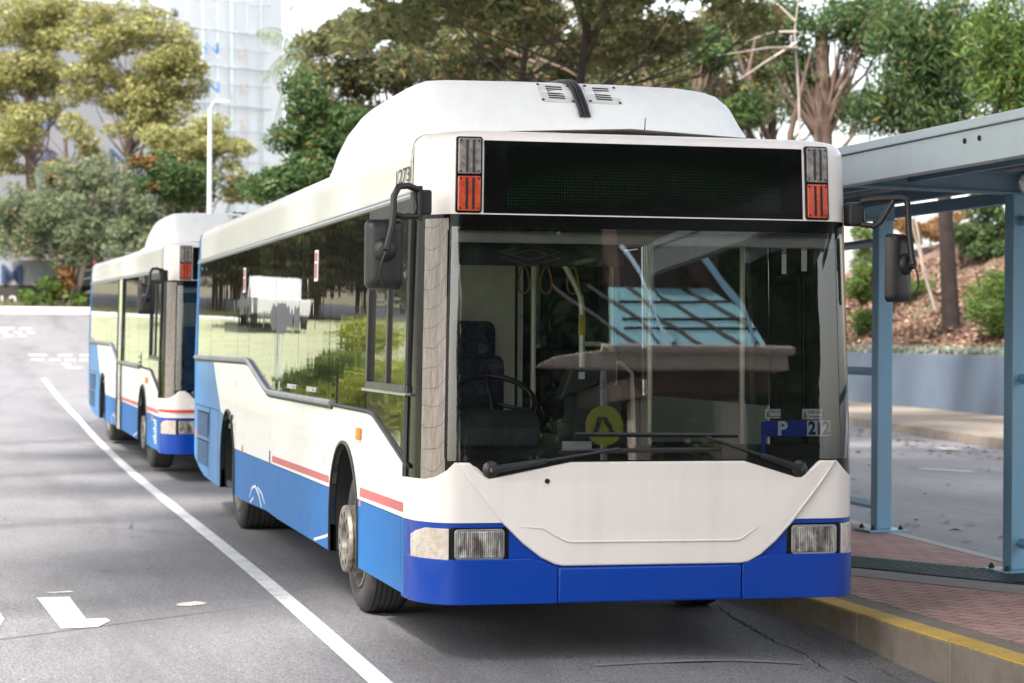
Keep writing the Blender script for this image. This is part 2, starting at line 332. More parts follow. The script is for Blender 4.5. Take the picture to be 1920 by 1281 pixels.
rc = random.Random(3); cp = [(1.16, 2.23), (1.04, 1.66), (1.0, 1.17), (.96, .71), (.99, .35), (.95, -.13), (.97, -.44), (.96, -.75), (.93, -1.3)]; pts_ = []
for (x0, y0), (x1, y1) in zip(cp[:-1], cp[1:]):
    for i in range(7): t = i/7; pts_.append((x0+(x1-x0)*t+rc.uniform(-.014, .014), y0+(y1-y0)*t+rc.uniform(-.02, .02)))
mb = MB(); wd_ = [rc.uniform(.003, .009) for _ in pts_]; M['crack'] = simple('crack_dark', g(.012), .95)
mb.grid([[(x-w_, y, gz(x-w_, y)+.004) for (x, y), w_ in zip(pts_, wd_)], [(x+w_, y+.003, gz(x+w_, y+.003)+.004) for (x, y), w_ in zip(pts_, wd_)]]); tag(mb.build('road_crack', M['crack'], smooth=0), kind='structure')
# kerbed island with brick paving, drain channel
KT = .14
def slab(name, poly, z0, z1, mat, bev=.0, **k):
    mb = MB(); mb.prism(poly, lambda a, b: (a, b, z0), lambda a, b: (a, b, z1)); return tag(mb.build(name, mat, smooth=0, bevel=bev), kind='structure')
YE = -9
cuts = [YE, -5.2, -3.6, -2.0, -.62, .62, 1.9, 3.5, 6, 9, 12, 15, 18, 22]
mb = MB()
for a, b in zip(cuts[:-1], cuts[1:]): mb.box(1.44, 1.775, a+.004, b-.004, -.3, KT+gz(2, a)*0)
tag(mb.build('kerb', M['concrete'], bevel=.018, seg=3), kind='structure')
mb = MB()
for a, b in zip(cuts[:-1], cuts[1:]): mb.box(1.443, 1.60, a+.006, b-.006, KT-.012, KT+.004)
tag(mb.build('kerb_yellow_line', M['kerb_yellow'], bevel=.010, seg=3), kind='structure')
# brick field outline follows the curved far kerb; the drain band crosses it on the skew
far = [(3.50, YE), (3.50, -2), (3.52, 1.5), (3.59, 2.97), (3.67, 4.16), (3.84, 6.32), (4.05, 9), (4.4, 14), (4.6, 22)]
slab('brick_pavement', [(1.775, YE), (1.775, 22)]+[(x, y) for x, y in far[::-1]], -.05, KT-.002, M['brick'])
mb = MB(); q = [[(x, y, -.2), (x, y, KT+.002), (x+.13, y, KT+.002), (x+.13, y, -.2)] for x, y in far]; mb.grid(q); tag(mb.build('back_kerb', concrete('pale_edging', (.36, .34, .30, 1), (.48, .46, .42, 1)), bevel=.012), kind='structure')
dv = Vector((.468, -.884)).normalized(); nv = Vector((-dv.y, dv.x))     # drain direction and its far-side normal
o_ = Vector((2.56, 3.34))
def band(d0, d1, t0, t1): return [tuple(o_+dv*t+nv*d) for d, t in ((d0, t0), (d1, t0), (d1, t1), (d0, t1))]
def clipx(poly): return poly
slab('drain_border', band(-.70, -.305, -1.35, 2.2), KT-.02, KT+.003, M['edging'], .004)
slab('drain_border', band(.305, .43, -2.4, 1.0), KT-.02, KT+.003, M['edging'], .004)
M['grate'] = simple('cast_iron_grate', (.03, .055, .058, 1), .5, metal=.5); M['pit'] = simple('drain_pit', g(.006), .9)
slab('drain_bed', band(-.304, .304, -1.9, 1.6), KT-.02, KT+.0005, M['pit'])
gr = MB(); nb = 63
for i in range(nb):
    t = -1.85+i*.054
    a = o_+dv*t; p = [a+nv*(-.30)-dv*.006, a+nv*(-.30)+dv*.010, a+nv*.30+dv*.010, a+nv*.30-dv*.006]
    gr.prism([tuple(v) for v in p], lambda x, y: (x, y, KT+.001), lambda x, y: (x, y, KT+.012))
for d in (-.30, -.2, -.1, 0, .1, .2, .292):
    p = [o_+dv*-1.87+nv*d, o_+dv*1.56+nv*d, o_+dv*1.56+nv*(d+.008), o_+dv*-1.87+nv*(d+.008)]; gr.prism([tuple(v) for v in p], lambda x, y: (x, y, KT+.0015), lambda x, y: (x, y, KT+.010))
tag(gr.build('drain_grate', M['grate'], smooth=0), 'dark cast iron drain grate crossing the red brick pavement', 'drain grate')

# far side of the back road: kerb, footpath, retaining wall, embankment
kd = [(10.6, 8), (12.54, 20.92), (14.0, 30.5), (15.6, 41), (17.4, 53), (20.5, 75)]; wdl = [(15.6, 12), (16.9, 24), (17.75, 32), (18.9, 43), (20.2, 55), (23.5, 77)]
mb = MB(); mb.grid([[(x, y, -.2), (x, y, .02), (x+.03, y, .16), (x+.32, y, .175)] for x, y in kd]); tag(mb.build('far_kerb', M['concrete'], smooth=40), kind='structure')
mb = MB(); mb.grid([[(kx+.32, ky, .17), (wx+.05, wy, .17)] for (kx, ky), (wx, wy) in zip(kd, wdl)]); tag(mb.build('far_footpath', M['concrete']), kind='structure')
M['wall'] = simple('grey_blue_render', (.085, .112, .152, 1), .85, var=.07, scale=1.5, bump=.15)
mb = MB(); mb.grid([[(x, y, .0), (x, y, 1.44), (x+.22, y, 1.44), (x+.22, y, .0)] for x, y in wdl]); tag(mb.build('retaining_wall', M['wall'], bevel=.01), 'grey blue rendered retaining wall below the leafy embankment', 'wall')
def litter_mat():
    k = N('leaf_litter_soil'); v = k.co(); vo = k.new('TexVoronoi'); vo.inputs['Scale'].default_value = 9; k.l(v, vo.inputs['Vector']); n = k.noise(v, .5, 4)
    c = k.ramp(vo.outputs['Color'], [(.1, (.03, .018, .012, 1)), (.4, (.08, .042, .028, 1)), (.7, (.15, .085, .055, 1)), (.95, (.28, .19, .14, 1))]); c = k.mix(k.ramp(n, [(.5, g(0)), (.65, g(.6))]), c, (.06, .08, .025, 1)); k.set(Base_Color=c, Roughness=.95); k.bump(vo.outputs['Distance'], 1, .05); return k.m
M['litter'] = litter_mat()
def ez(s, y): return 1.38+.42*s-.0035*s*s+.25*math.sin(s*.9+y*.37)*min(1, s/2)+.12*math.sin(y*1.3+s)*min(1, s)
mb = MB(); SS = [0, .5, 1, 1.6, 2.3, 3, 4, 5, 6, 7.5, 9, 11, 13, 16, 20, 26, 34, 45]
wy = [11+1.2*i for i in range(50)]
def wx(y):
    for (x0, y0), (x1, y1) in zip(wdl[:-1], wdl[1:]):
        if y <= y1: return x0+(x1-x0)*(y-y0)/(y1-y0)
    return x1+(y-y1)*.11
mb.grid([[(wx(y)+.2+s, y, ez(s, y)) for s in SS] for y in wy]); tag(mb.build('embankment', M['litter'], smooth=60), kind='structure')

# bus shelter on the island
sh = empty('bus_shelter', (3.5, 2.5, KT), 'open pale blue steel bus shelter with flat metal roof on the brick island', 'bus shelter')
def at_sh(mb, name, mat, **k):
    o = mb.build(name, mat, **k); o.parent = sh; o.matrix_parent_inverse = Matrix.Translation(-Vector(sh.location)); return o
at_sh_loc = sh.location
rz = lambda x, y: 2.93+.012*(x-1.75)
def ibeam(y0, x0=1.80, x1=3.9, z0=2.685):
    mb = MB(); d = .062
    mb.prism([(-d, z0), (d, z0), (d, z0+.014), (.008, z0+.014), (.008, 2.832), (d, 2.832), (d, 2.846), (-d, 2.846), (-d, 2.832), (-.008, 2.832), (-.008, z0+.014), (-d, z0+.014)], lambda a, b: (x0, y0+a, b+(.05 if b < 2.8 else 0)), lambda a, b: (x1, y0+a, b)); at_sh(mb, 'cross_beam', M['under'], smooth=0, bevel=.003)
YS = [(3.30, -.75), (3.40, 2.55), (3.80, 5.75), (4.0, 9.2)]
for x, y in YS: ibeam(y)
mb = MB(); mb.prism([(1.75, 2.66), (1.835, 2.66), (1.835, 2.675), (1.765, 2.675), (1.765, 2.83), (1.835, 2.83), (1.835, 2.845), (1.75, 2.845)], lambda a, b: (a, -5.5, b), lambda a, b: (a, 11, b)); at_sh(mb, 'fascia_channel', M['fascia'], smooth=0, bevel=.004)
mb = MB(); mb.prism([(1.728, 2.848), (1.79, 2.848), (1.79, 2.905), (1.728, 2.90)], lambda a, b: (a, -5.5, b), lambda a, b: (a, 11, b)); at_sh(mb, 'gutter_edge', M['fascia'], smooth=0, bevel=.006)
for y in (.72, .90): mb = MB(); mb.lathe([(0, .001), (.006, .014), (.0, .016)], Matrix.Translation((1.746, y-1.0, 2.79)) @ Matrix.Rotation(math.pi, 4, 'Z'), 10); at_sh(mb, 'fixing_bolt', M['dark_hole'])
for px_ in (2.62, 3.45, 4.25):
    mb = MB(); mb.prism([(-.03, 2.765), (.03, 2.765), (.03, 2.775), (-.02, 2.775), (-.02, 2.85), (.03, 2.85), (.03, 2.86), (-.03, 2.86)], lambda a, b: (px_+a, -5.5, b), lambda a, b: (px_+a, 11, b)); at_sh(mb, 'purlin', M['under'], smooth=0)
mb = MB(); rows = []
for i in range(340):
    y = -5.5+i*.0485; z = 2.862+.007*(1 if i % 4 < 2 else -1); rows.append([(1.83, y, z+.01), (4.4, y, z+.05)])
mb.grid(rows); at_sh(mb, 'roof_sheet', M['sheet'], smooth=0)
for x, y in YS:
    mb = MB(); h = .066; mb.box(x-h, x+h, y-h, y+h, KT+.02, 2.70 if x < 3.9 else 2.72); at_sh(mb, 'post', M['skin_post'], smooth=0, bevel=.007)
    mb = MB(); mb.box(x-.17, x+.17, y-.17, y+.17, KT+.001, KT+.020); at_sh(mb, 'base_plate', M['skin_post'], smooth=0, bevel=.003)
    for sx in (-.12, .12):
        for sy in (-.12, .12): mb = MB(); mb.lathe([(0, .022), (.018, .022), (.019, .013), (.034, .013), (.036, .0)], Matrix.Translation((x+sx, y+sy, KT+.019)) @ Matrix.Rotation(-math.pi/2, 4, 'Y'), 8); at_sh(mb, 'anchor_bolt', M['grate'])
for (x0, y0), (x1, y1) in ((YS[2], YS[3]), (YS[0], YS[1])):
    for z in (.34, 1.45, 2.52):
        mb = MB(); mb.tube([(x0, y0+.067, z), (x1, y1-.067, z)], .035, 4); at_sh(mb, 'rail', M['skin_post'], smooth=0)
Mb = frame((3.36, 2.40, 2.70), (1, 0, 0), (0, 0, 1)); mb = MB()
mb.lathe([(0, 0), (.0, .075), (.025, .075), (.03, .0)], Matrix.Translation((3.43, 2.46, 2.77)) @ Matrix.Rotation(-math.pi/2, 4, 'Z'), 24)
mb.box(3.345, 3.515, 2.425, 2.434, 2.77, 2.785)
at_sh(mb, 'round_lamp', M['sticker_white'])
# ------------------------------------------------------------------ the bus
PLAN = [(0, 0), (.6, .002), (1.00, .008), (1.06, .016), (1.10, .030), (1.15, .075), (1.19, .14), (1.222, .215), (1.24, .29), (1.25, .40)]
def fy(x):
    x = abs(x)
    for (a, p), (b, q) in zip(PLAN[:-1], PLAN[1:]):
        if x <= b: return p+(q-p)*(x-a)/(b-a)
    return PLAN[-1][1]
def fyr(x, z): return fy(x)+.04*max(0, z-1.05)
def hw(z): return 1.25-.021*max(0, z-1.0)
def cols(xa, xb, step=.06):
    c = sorted({xa, xb} | {s*x for s in (-1, 1) for x, _ in PLAN if xa < s*x < xb})
    out = [c[0]]
    for a, b in zip(c[:-1], c[1:]):
        n = max(1, math.ceil((b-a)/step)); out += [a+(b-a)*(i+1)/n for i in range(n)]
    return out
def fp(x, z, off): return (x*hw(z)/1.25, fyr(x, z)-off, z)
def front_strip(mb, xa, xb, zlo, zhi, off=0, th=.03, mi=0, nz=1):
    lo = zlo if callable(zlo) else (lambda x: zlo); hi = zhi if callable(zhi) else (lambda x: zhi); C_ = cols(xa, xb)
    ring = []
    for x in C_:
        a, b = lo(x), hi(x); zs = [a+(b-a)*i/nz for i in range(nz+1)]
        ring.append([fp(x, z, off) for z in zs]+[fp(x, z, off-th) for z in zs[::-1]])
    n = len(ring[0]); vs = [p for r in ring for p in r]; fs = [(i*n+j, i*n+(j+1) % n, (i+1)*n+(j+1) % n, (i+1)*n+j) for i in range(len(ring)-1) for j in range(n)]
    fs += [tuple(range(n)), tuple((len(ring)-1)*n+j for j in range(n-1, -1, -1))]
    return mb.add(vs, fs, mi)
def front_poly(mb, poly, off, th, mi=0): return mb.prism(poly, lambda x, z: fp(x, z, off), lambda x, z: fp(x, z, off-th), mi)
def side_poly(mb, poly, sgn=-1, off=0, th=.03, mi=0):
    return mb.prism(poly, lambda y, z: (sgn*(hw(z)+off), y, z), lambda y, z: (sgn*(hw(z)+off-th), y, z), mi)
def arc(cy, cz, ry, rz, a0, a1, n): return [(cy+ry*math.cos(R(a0+(a1-a0)*i/n)), cz+rz*math.sin(R(a0+(a1-a0)*i/n))) for i in range(n+1)]
FY, RY, AW = 2.335, 8.53, .515       # axle positions, arch half width
ZS, ZB = .33, .735                    # skirt bottom, blue/white line
YR = 11.42
def arch(cy):     # from rear foot over the top to the front foot
    return [(cy+AW, ZS)]+[(cy+AW*math.cos(R(a)), .50+.545*math.sin(R(a))**.9 if 0 < a < 180 else .5) for a in range(0, 181, 9)]+[(cy-AW, ZS)]
def arch_above(cy, z):
    return [p for p in arch(cy) if p[1] >= z]
BELT = [(11.40, 1.495), (7.35, 1.505), (7.12, 1.495), (6.95, 1.465), (6.05, 1.305), (5.88, 1.278), (5.70, 1.272), (2.80, 1.275), (1.50, 1.272), (1.36, 1.262), (.30, 1.02)]
seam_y = [11.30, 10.1, 8.0, 7.2, 5.62, 4.40, 3.02, 1.66]

M['seam'] = simple('seam_grey', (.38, .36, .33, 1), .6)
M['vent_paint'] = simple('greyed_vent_paint', (.58, .57, .55, 1), .5, var=.15)
def build_bus(label):
    root = empty('city_bus', (0, 0, 0), label, 'bus', 'city buses queued along the kerb')
    P = root
    for sg in (-1, 1):
        # white flank, cut by the arches
        Ab = arch_above(RY, ZB); Af = arch_above(FY, ZB)
        xcross = lambda cy, s: cy+s*AW*math.cos(math.asin(min(1, ((ZB-.5)/.545)**(1/.9))))
        if sg == -1:
            top = [(y, z) for y, z in BELT if y < 9.9]; front_y = .39
            poly = [(9.86, 1.497)]+top+[(front_y, 1.05), (front_y, ZB), (xcross(FY, -1), ZB)]+[p for p in Af[::-1]]+[(xcross(FY, 1), ZB), (xcross(RY, -1), ZB)]+Ab[::-1]+[(9.02, ZB+.20)]
            top_pts = [p for p in poly]
            poly = [(9.86, 1.497)]+[(y, z) for y, z in BELT[1:-1]]+[(front_y, 1.042), (front_y, ZB), (xcross(FY, -1), ZB)]+Af[::-1]+[(xcross(FY, 1), ZB), (xcross(RY, -1), ZB)]+Ab[::-1][:len(Ab)-3]+[(9.12, 1.03)]
        else:
            poly = [(YR, 1.10), (YR, ZB), (xcross(RY, 1), ZB)][::-1]
            poly = [(YR, 1.30), (5.2, 1.30), (5.2, ZB), (xcross(RY, -1), ZB)]+Ab[::-1]+[(xcross(RY, 1), ZB), (YR, ZB)]
        mb = MB(); side_poly(mb, poly, sg); 
        if sg == 1: side_poly(mb, [(4.1, 1.30), (1.5, 1.30), (1.5, ZB), (xcross(FY, -1), ZB), (FY-.49, .9), (FY-.3, 1.0)]+[(FY, 1.045), (FY+.3, 1.0), (xcross(FY, 1), ZB), (4.1, ZB)], sg)
        mb.build('side_panel', M['white'], P, smooth=0, bevel=.002)
        # skirts
        if sg == -1:
            for y in (4.05, 5.74, 7.42, 1.30):
                mb2 = MB(); side_poly(mb2, [(y, ZB+.004), (y+.005, ZB+.004), (y+.005, 1.26 if y > 1.4 else 1.22), (y, 1.26 if y > 1.4 else 1.22)], sg, off=.0012, th=.004); mb2.build('panel_seam', M['seam'], P, smooth=0)
        sk = [[(.40, ZB-.004), (.40, ZS), (.485, ZS), (.485, ZB-.004)], [(.492, ZB-.004), (.492, ZS), (FY-AW, ZS)]+[p for p in arch(FY)[::-1] if ZS < p[1] < ZB and p[0] < FY]+[(xcross(FY, -1), ZB-.004)],
              [(xcross(FY, 1), ZB-.004)]+[p for p in arch(FY)[::-1] if ZS < p[1] < ZB and p[0] > FY]+[(FY+AW, ZS), (5.30, ZS+.01), (5.9, ZS+.025), (7.0, ZS+.005), (7.42, ZS), (7.42, ZB-.004)],
              [(7.427, ZB-.004), (7.427, ZS), (RY-AW, ZS)]+[p for p in arch(RY)[::-1] if ZS < p[1] < ZB and p[0] < RY]+[(xcross(RY, -1), ZB-.004)]]
        if sg == 1: sk = sk[2:]
        for q in sk:
            mb = MB(); side_poly(mb, q, sg, off=.001); mb.build('skirt_panel', M['side_blue'], P, smooth=0, bevel=.002)
        # pale blue rear quarter
        q = [(YR, 1.49), (9.865, 1.492), (9.125, 1.03)]+[p for p in arch(RY) if p[0] > RY and p[1] < 1.03][::-1]+[(RY+AW, ZS), (9.7, ZS), (10.5, ZS+.02), (11.0, ZS+.08), (YR, ZS+.16)]
        q = [(YR, 1.49), (9.865, 1.492), (9.125, 1.03)]+[p for p in arch(RY)[::-1] if p[0] > RY and ZS < p[1] < 1.0]+[(RY+AW, ZS), (9.7, ZS), (10.5, ZS+.02), (11.0, ZS+.08), (YR, ZS+.16)]
        if sg == -1:
            mb = MB(); side_poly(mb, q, sg, off=.001); rq = mb.build('rear_quarter_panel', M['rear_blue'], P, smooth=0, bevel=.002)
            mb = MB()
            for y0, y1, z0, z1 in [(9.2, 11.36, 1.022, 1.027), (10.02, 10.027, .36, 1.02), (9.3, 9.304, .36, 1.02)]: side_poly(mb, [(y0, z0), (y1, z0), (y1, z1), (y0, z1)], sg, off=.0025, th=.004)
            mb.build('panel_seam', M['dark_hole'], rq, smooth=0)
            for z0, z1 in ((.73, .975), (.455, .70)):
                mb = MB(); side_poly(mb, [(10.15, z0), (11.12, z0), (11.12, z1), (10.15, z1)], sg, off=.004, th=.004)
                for i in range(10):
                    z = z0+.010+(z1-z0-.02)*i/10; side_poly(mb, [(10.16, z), (11.11, z), (11.11, z+.008), (10.16, z+.008)], sg, off=.0045, th=.004, mi=1)
                mb.build('engine_grille', [M['dark_hole'], M['rear_blue']], rq, smooth=0)
        else:
            mb = MB(); side_poly(mb, q[3:]+[(YR, ZB)] , sg); mb.build('rear_quarter_panel', M['rear_blue'], P, smooth=0)
        # wheel arches: black edge trim and liner
        for cy in (FY, RY):
            mb = MB(); a = arch(cy); outer = [(cy+(y-cy)*1.035, z+(.018 if z > .6 else 0)) for y, z in a]
            rows = []
            for (y, z), (yo, zo) in zip(a, outer): rows.append([(sg*(hw(z)-.04), y, z), (sg*(hw(z)+.012), y, z), (sg*(hw(z)+.012), yo, zo), (sg*(hw(z)-.002), yo, zo)])
            tr = MB(); tr.grid(rows); tr.build('wheel_arch_trim', M['black'], P, smooth=40)
            ln = MB(); inn = [(cy+(y-cy)*1.0, z) for y, z in a]
            ln.grid([[(sg*(hw(z)-.028), y, z) for y, z in inn], [(sg*.78, y, z) for y, z in inn]]); ln.add([(sg*.78, y, z) for y, z in inn], [tuple(range(len(inn)))])
            ln.build('wheel_arch_liner', M['dark_hole'], P, smooth=40)
        # white band over the windows
        mb = MB(); zz = [2.462, 2.66, 2.715, 2.752, 2.778, 2.792, 2.81, 2.85]; xx = [hw(2.462), hw(2.66), hw(2.66)-.006, hw(2.66)-.025, hw(2.66)-.06, hw(2.66)-.11, .85, 0]
        mb.grid([[(sg*x, y, z) for x, z in zip(xx, zz)] for y in (.39, 1.5, 3, 4.5, 6, 7.5, 9, 10.5, 11.25)]); mb.build('roof_side', M['white'], P, smooth=40)
        mb = MB(); mb.tube([(sg*(hw(2.45)+.006), .32, 2.452), (sg*(hw(2.45)+.006), 11.36, 2.452)], .014, 6); mb.tube([(sg*(hw(2.48)+.003), .36, 2.474), (sg*(hw(2.48)+.003), 11.36, 2.474)], .009, 6); mb.build('rain_gutter', M['chrome'] if sg < 0 else M['black'], P)
    # closed ceiling, floor, bulkheads keep the inside dark like a real saloon
    mb = MB(); mb.box(-1.19, 1.19, .42, 11.3, 2.43, 2.455); mb.build('ceiling_panel', M['ceiling'], P, smooth=0)
    mb = MB(); mb.box(-1.2, 1.2, .42, 11.3, .345, .40); mb.box(-1.0, 1.0, .12, .419, .345, .40); mb.box(-1.15, 1.15, 4.5, 11.2, .401, .62); mb.build('saloon_floor', M['interior'], P, smooth=0)
    mb = MB(); mb.prism([(-1.25, .50), (-1.25, 1.5), (-1.222, 2.46), (-1.20, 2.74), (-1.10, 2.79), (1.10, 2.79), (1.20, 2.74), (1.222, 2.46), (1.25, 1.5), (1.25, .50)], lambda a, b: (a, YR, b), lambda a, b: (a, YR+.06, b)); mb.build('rear_panel', M['rear_blue'], P, smooth=0, bevel=.02)
    mb = MB(); mb.prism([(-1.222, 2.462), (-1.214, 2.69), (-1.15, 2.785), (-.8, 2.81), (.8, 2.81), (1.15, 2.785), (1.214, 2.69), (1.222, 2.462)], lambda a, b: (a, 11.25, b), lambda a, b: (a, YR-.002, b)); mb.build('rear_roof_cap', M['side_blue'], P, smooth=0, bevel=.015)
    # ---- driver side glazing, flush bonded panes
    def belt(y):
        B = BELT
        for (a, p), (b, q) in zip(B[:-1], B[1:]):
            if b <= y <= a: return q+(p-q)*(y-b)/(a-b)
        return B[0][1]
    for a, b in zip(seam_y[:-1], seam_y[1:]):
        ys_ = [a-.006]+[y for y, _ in BELT if b+.02 < y < a-.02]+[b+.006]
        poly = [(ys_[0], 2.445), (ys_[-1], 2.445)]+[(y, belt(y)+.004) for y in ys_[::-1]]
        mb = MB(); side_poly(mb, poly, -1, off=-.004, th=.008); mb.build('side_window', M['side_glass'], P, smooth=0)
    mb = MB()
    for y in seam_y: side_poly(mb, [(y-.02, 2.447), (y+.02, 2.447), (y+.02, belt(min(y, 11.4))), (y-.02, belt(y))], -1, off=-.014, th=.03)
    side_poly(mb, [(1.66, 2.447), (11.4, 2.447), (11.4, 2.38), (1.66, 2.38)], -1, off=-.02, th=.02)
    mb.build('window_pillar', M['gloss_black'], P, smooth=0)
    rl = [(-(hw(z)+.012), y, z+.004) for y, z in BELT if y > 2.7]
    mb = MB(); mb.tube(rl, .021, 8); mb.tube([(-(hw(z)+.005), y, z-.025) for y, z in BELT if y > 2.7], .010, 6, mi=1); mb.build('belt_rail', [M['chrome'], M['black']], P, smooth=50)
    mb = MB(); mb.tube([(-(hw(z)+.003), y, z-.004) for y, z in BELT if y < 2.85], .013, 6); mb.build('window_seal', M['seal'], P)
    mb = MB(); side_poly(mb, [(2.68, 1.26), (2.88, 1.26), (2.88, 1.45), (2.68, 1.45)], -1, off=.003, th=.008, mi=1)
    for z in (1.33, 1.40): mb.lathe([(0, .012), (.01, .011), (.012, 0)], Matrix.Translation((-1.248, 2.80, z)) @ Matrix.Rotation(math.pi, 4, 'Z'), 10)
    mb.build('window_latch', [M['black'], M['side_glass']], P, smooth=40)
    # driver's window
    dw = MB(); e = .035
    O = [(1.60, 1.43), (.36, 1.43), (.36, 2.40), (1.60, 2.40)]
    for q in ([(1.60, 1.40), (.33, 1.40), (.33, 1.445), (1.60, 1.445)], [(1.60, 2.37), (.33, 2.37), (.33, 2.44), (1.60, 2.44)], [(1.60, 1.446), (1.60, 2.369), (1.55, 2.369), (1.55, 1.446)], [(.345, 1.446), (.345, 2.369), (.40, 2.369), (.40, 1.446)], [(.97, 1.446), (.97, 2.369), (.93, 2.369), (.93, 1.446)]): side_poly(dw, q, -1, off=.012, th=.03)
    fr = dw.build('driver_window_frame', M['black'], P, smooth=0, bevel=.004)
    mb = MB(); side_poly(mb, [(1.62, 1.388), (.31, 1.388), (.31, 1.405), (1.62, 1.405)], -1, off=.03, th=.04); mb.build('window_ledge', M['chrome'], fr, smooth=0, bevel=.004)
    for a, b, o_2 in ((1.55, .96, -.012), (.95, .40, -.003)):
        mb = MB(); side_poly(mb, [(a, 1.44), (b, 1.44), (b, 2.375), (a, 2.375)], -1, off=o_2, th=.006); mb.build('sliding_pane', M['clear_glass'], fr, smooth=0)
    mb = MB(); side_poly(mb, [(1.64, 1.28), (1.37, 1.268), (.36, 1.045), (.36, 1.385), (1.64, 1.385)], -1, off=-.004, th=.008); mb.build('lower_driver_window', M['clear_glass'], P, smooth=0)
    mb = MB(); mb.box(-1.10, -.98, .55, 1.15, 1.05, 1.40); mb.build('hanging_jacket', M['sticker_blue'], P, smooth=0, bevel=.04)
    mb = MB(); mb.box(-1.115, -1.10, .66, .84, 1.22, 1.36); mb.box(-1.113, -1.10, .9, 1.02, 1.12, 1.2); mb.build('jacket_badge', M['sticker_white'], P, smooth=0)
    # ---- door side glazing
    for a, b, zl in ((11.3, 9.2, 1.30), (9.18, 7.2, 1.30), (7.18, 5.22, 1.30), (4.08, 1.52, 1.30)):
        mb = MB(); side_poly(mb, [(a, zl), (b, zl), (b, 2.455), (a, 2.455)], 1, off=-.004, th=.008); mb.build('side_window', M['side_glass'] if a > 5 else M['clear_glass'], P, smooth=0)
    for y0, y1 in ((4.12, 5.18), (.33, 1.47)):
        dm = MB(); ym = (y0+y1)/2
        for a, b in ((y0, ym-.006), (ym+.006, y1)):
            for q in ([(a, .42), (a+.04, .42), (a+.04, 2.44), (a, 2.44)], [(b-.04, .42), (b, .42), (b, 2.44), (b-.04, 2.44)], [(a+.041, .42), (b-.041, .42), (b-.041, .50), (a+.041, .50)], [(a+.041, 2.36), (b-.041, 2.36), (b-.041, 2.44), (a+.041, 2.44)]): side_poly(dm, q, 1, off=.0, th=.02)
        d = dm.build('passenger_door', M['black'], P, smooth=0, bevel=.004)
        for a, b in ((y0+.041, ym-.047), (ym+.047, y1-.041)):
            mb = MB(); side_poly(mb, [(a, .51), (b, .51), (b, 2.355), (a, 2.355)], 1, off=-.015, th=.006); mb.build('door_pane', M['clear_glass'], d, smooth=0)
    # ---- front: bumper in three lengths
    def bt(x):
        x = abs(x); return .50 if x < .515 else (.50+.048*min(1, (x-.515)/.12))
    for a, b in ((-1.25, -.512), (-.508, .508), (.512, 1.25)):
        mb = MB(); front_strip(mb, a, b, lambda x: .312+.0*x, bt, off=.022, th=.10, nz=3); mb.build('bumper_section', M['blue'], P, smooth=35, bevel=.012, seg=3)
    mb = MB(); front_strip(mb, -1.25, 1.25, lambda x: bt(x)-.03, .7345, off=0, th=.05); mb.build('headlight_band', M['blue'], P, smooth=35)
    def wt(x):     # top edge of the white corners: level, then a concave sweep down to the pillar foot
        a = abs(x); return 1.052 if a < 1.075 else 1.052-.092*min(1, ((a-1.075)/.10))**.55 if a < 1.175 else .960
    for s in (-1, 1):
        mb = MB(); front_strip(mb, *( (-1.25, -.66) if s < 0 else (.66, 1.25)), .736, lambda x: wt(x) if abs(x) > .97 else .80+.25*max(0, (abs(x)-.70)/.27), off=.004, th=.05, nz=2); mb.build('front_corner_panel', M['front_white'], P, smooth=35, bevel=.010, seg=3)
    V = [(-1.045, 1.050), (-.895, .968), (-.860, .966), (-.44, 1.052), (.52, 1.052), (.82, .962), (.85, .962), (.872, .980), (.955, 1.052), (1.055, 1.050), (.985, .955), (.895, .838), (.80, .722), (.70, .618), (.615, .548), (.545, .512), (.50, .505),
         (-.48, .507), (-.525, .516), (-.60, .552), (-.695, .625), (-.80, .728), (-.90, .850), (-.985, .962)]
    V = [(-1.045, 1.050), (-.985, 1.052), (-.905, .978), (-.880, .966)]+V[3:]
    mb = MB(); front_poly(mb, V, .024, .05); fpn = mb.build('front_panel', M['front_white'], P, smooth=0, bevel=.011, seg=4)
    mb = MB(); rib = [(-.715, .716), (-.59, .709), (-.545, .680), (-.47, .640), (-.44, .634), (.47, .629), (.50, .636), (.60, .70)]
    mb.tube([fp(x, z, .0245) for x, z in rib], [.001]+[.006]*6+[.001], 8); mb.build('pressed_rib', M['front_white'], fpn, smooth=60)
    mb = MB(); mb.lathe([(0, .0135), (.002, .0135), (.003, .008), (-.004, 0)], frame(fp(-.572, .953, .0245), (0, -1, 0), (1, 0, 0)), 16); mb.build('lock_hole', M['dark_hole'], fpn)
    # lamps
    for s in (-1, 1):
        mb = MB(); xs_ = (-1.085, -.770) if s < 0 else (.770, 1.085)
        mb2 = MB(); front_strip(mb2, xs_[0], xs_[1], .532, .714, off=.004, th=.02); bez = mb2.build('headlight_bezel', M['gloss_black'], P, smooth=35, bevel=.006)
        a, b = (-1.060, -.795) if s < 0 else (.795, 1.060)
        def rr(x0, x1, z0, z1, r, n=4):
            o = []
            for cx, cz, a0 in ((x1-r, z1-r, 0), (x0+r, z1-r, 90), (x0+r, z0+r, 180), (x1-r, z0+r, 270)): o += [(cx+r*math.cos(R(a0+90*i/n)), cz+r*math.sin(R(a0+90*i/n))) for i in range(n+1)]
            return o
        mb = MB(); front_poly(mb, rr(a, b, .545, .705, .022), .010, .02); mb.build('headlight_rim', M['chrome'], bez, smooth=0, bevel=.003)
        mb = MB(); front_poly(mb, rr(a+.012, b-.012, .556, .694, .016), .015, .02); mb.build('headlight_lens', M['headlamp'], bez, smooth=0, bevel=.004)
        mb = MB()
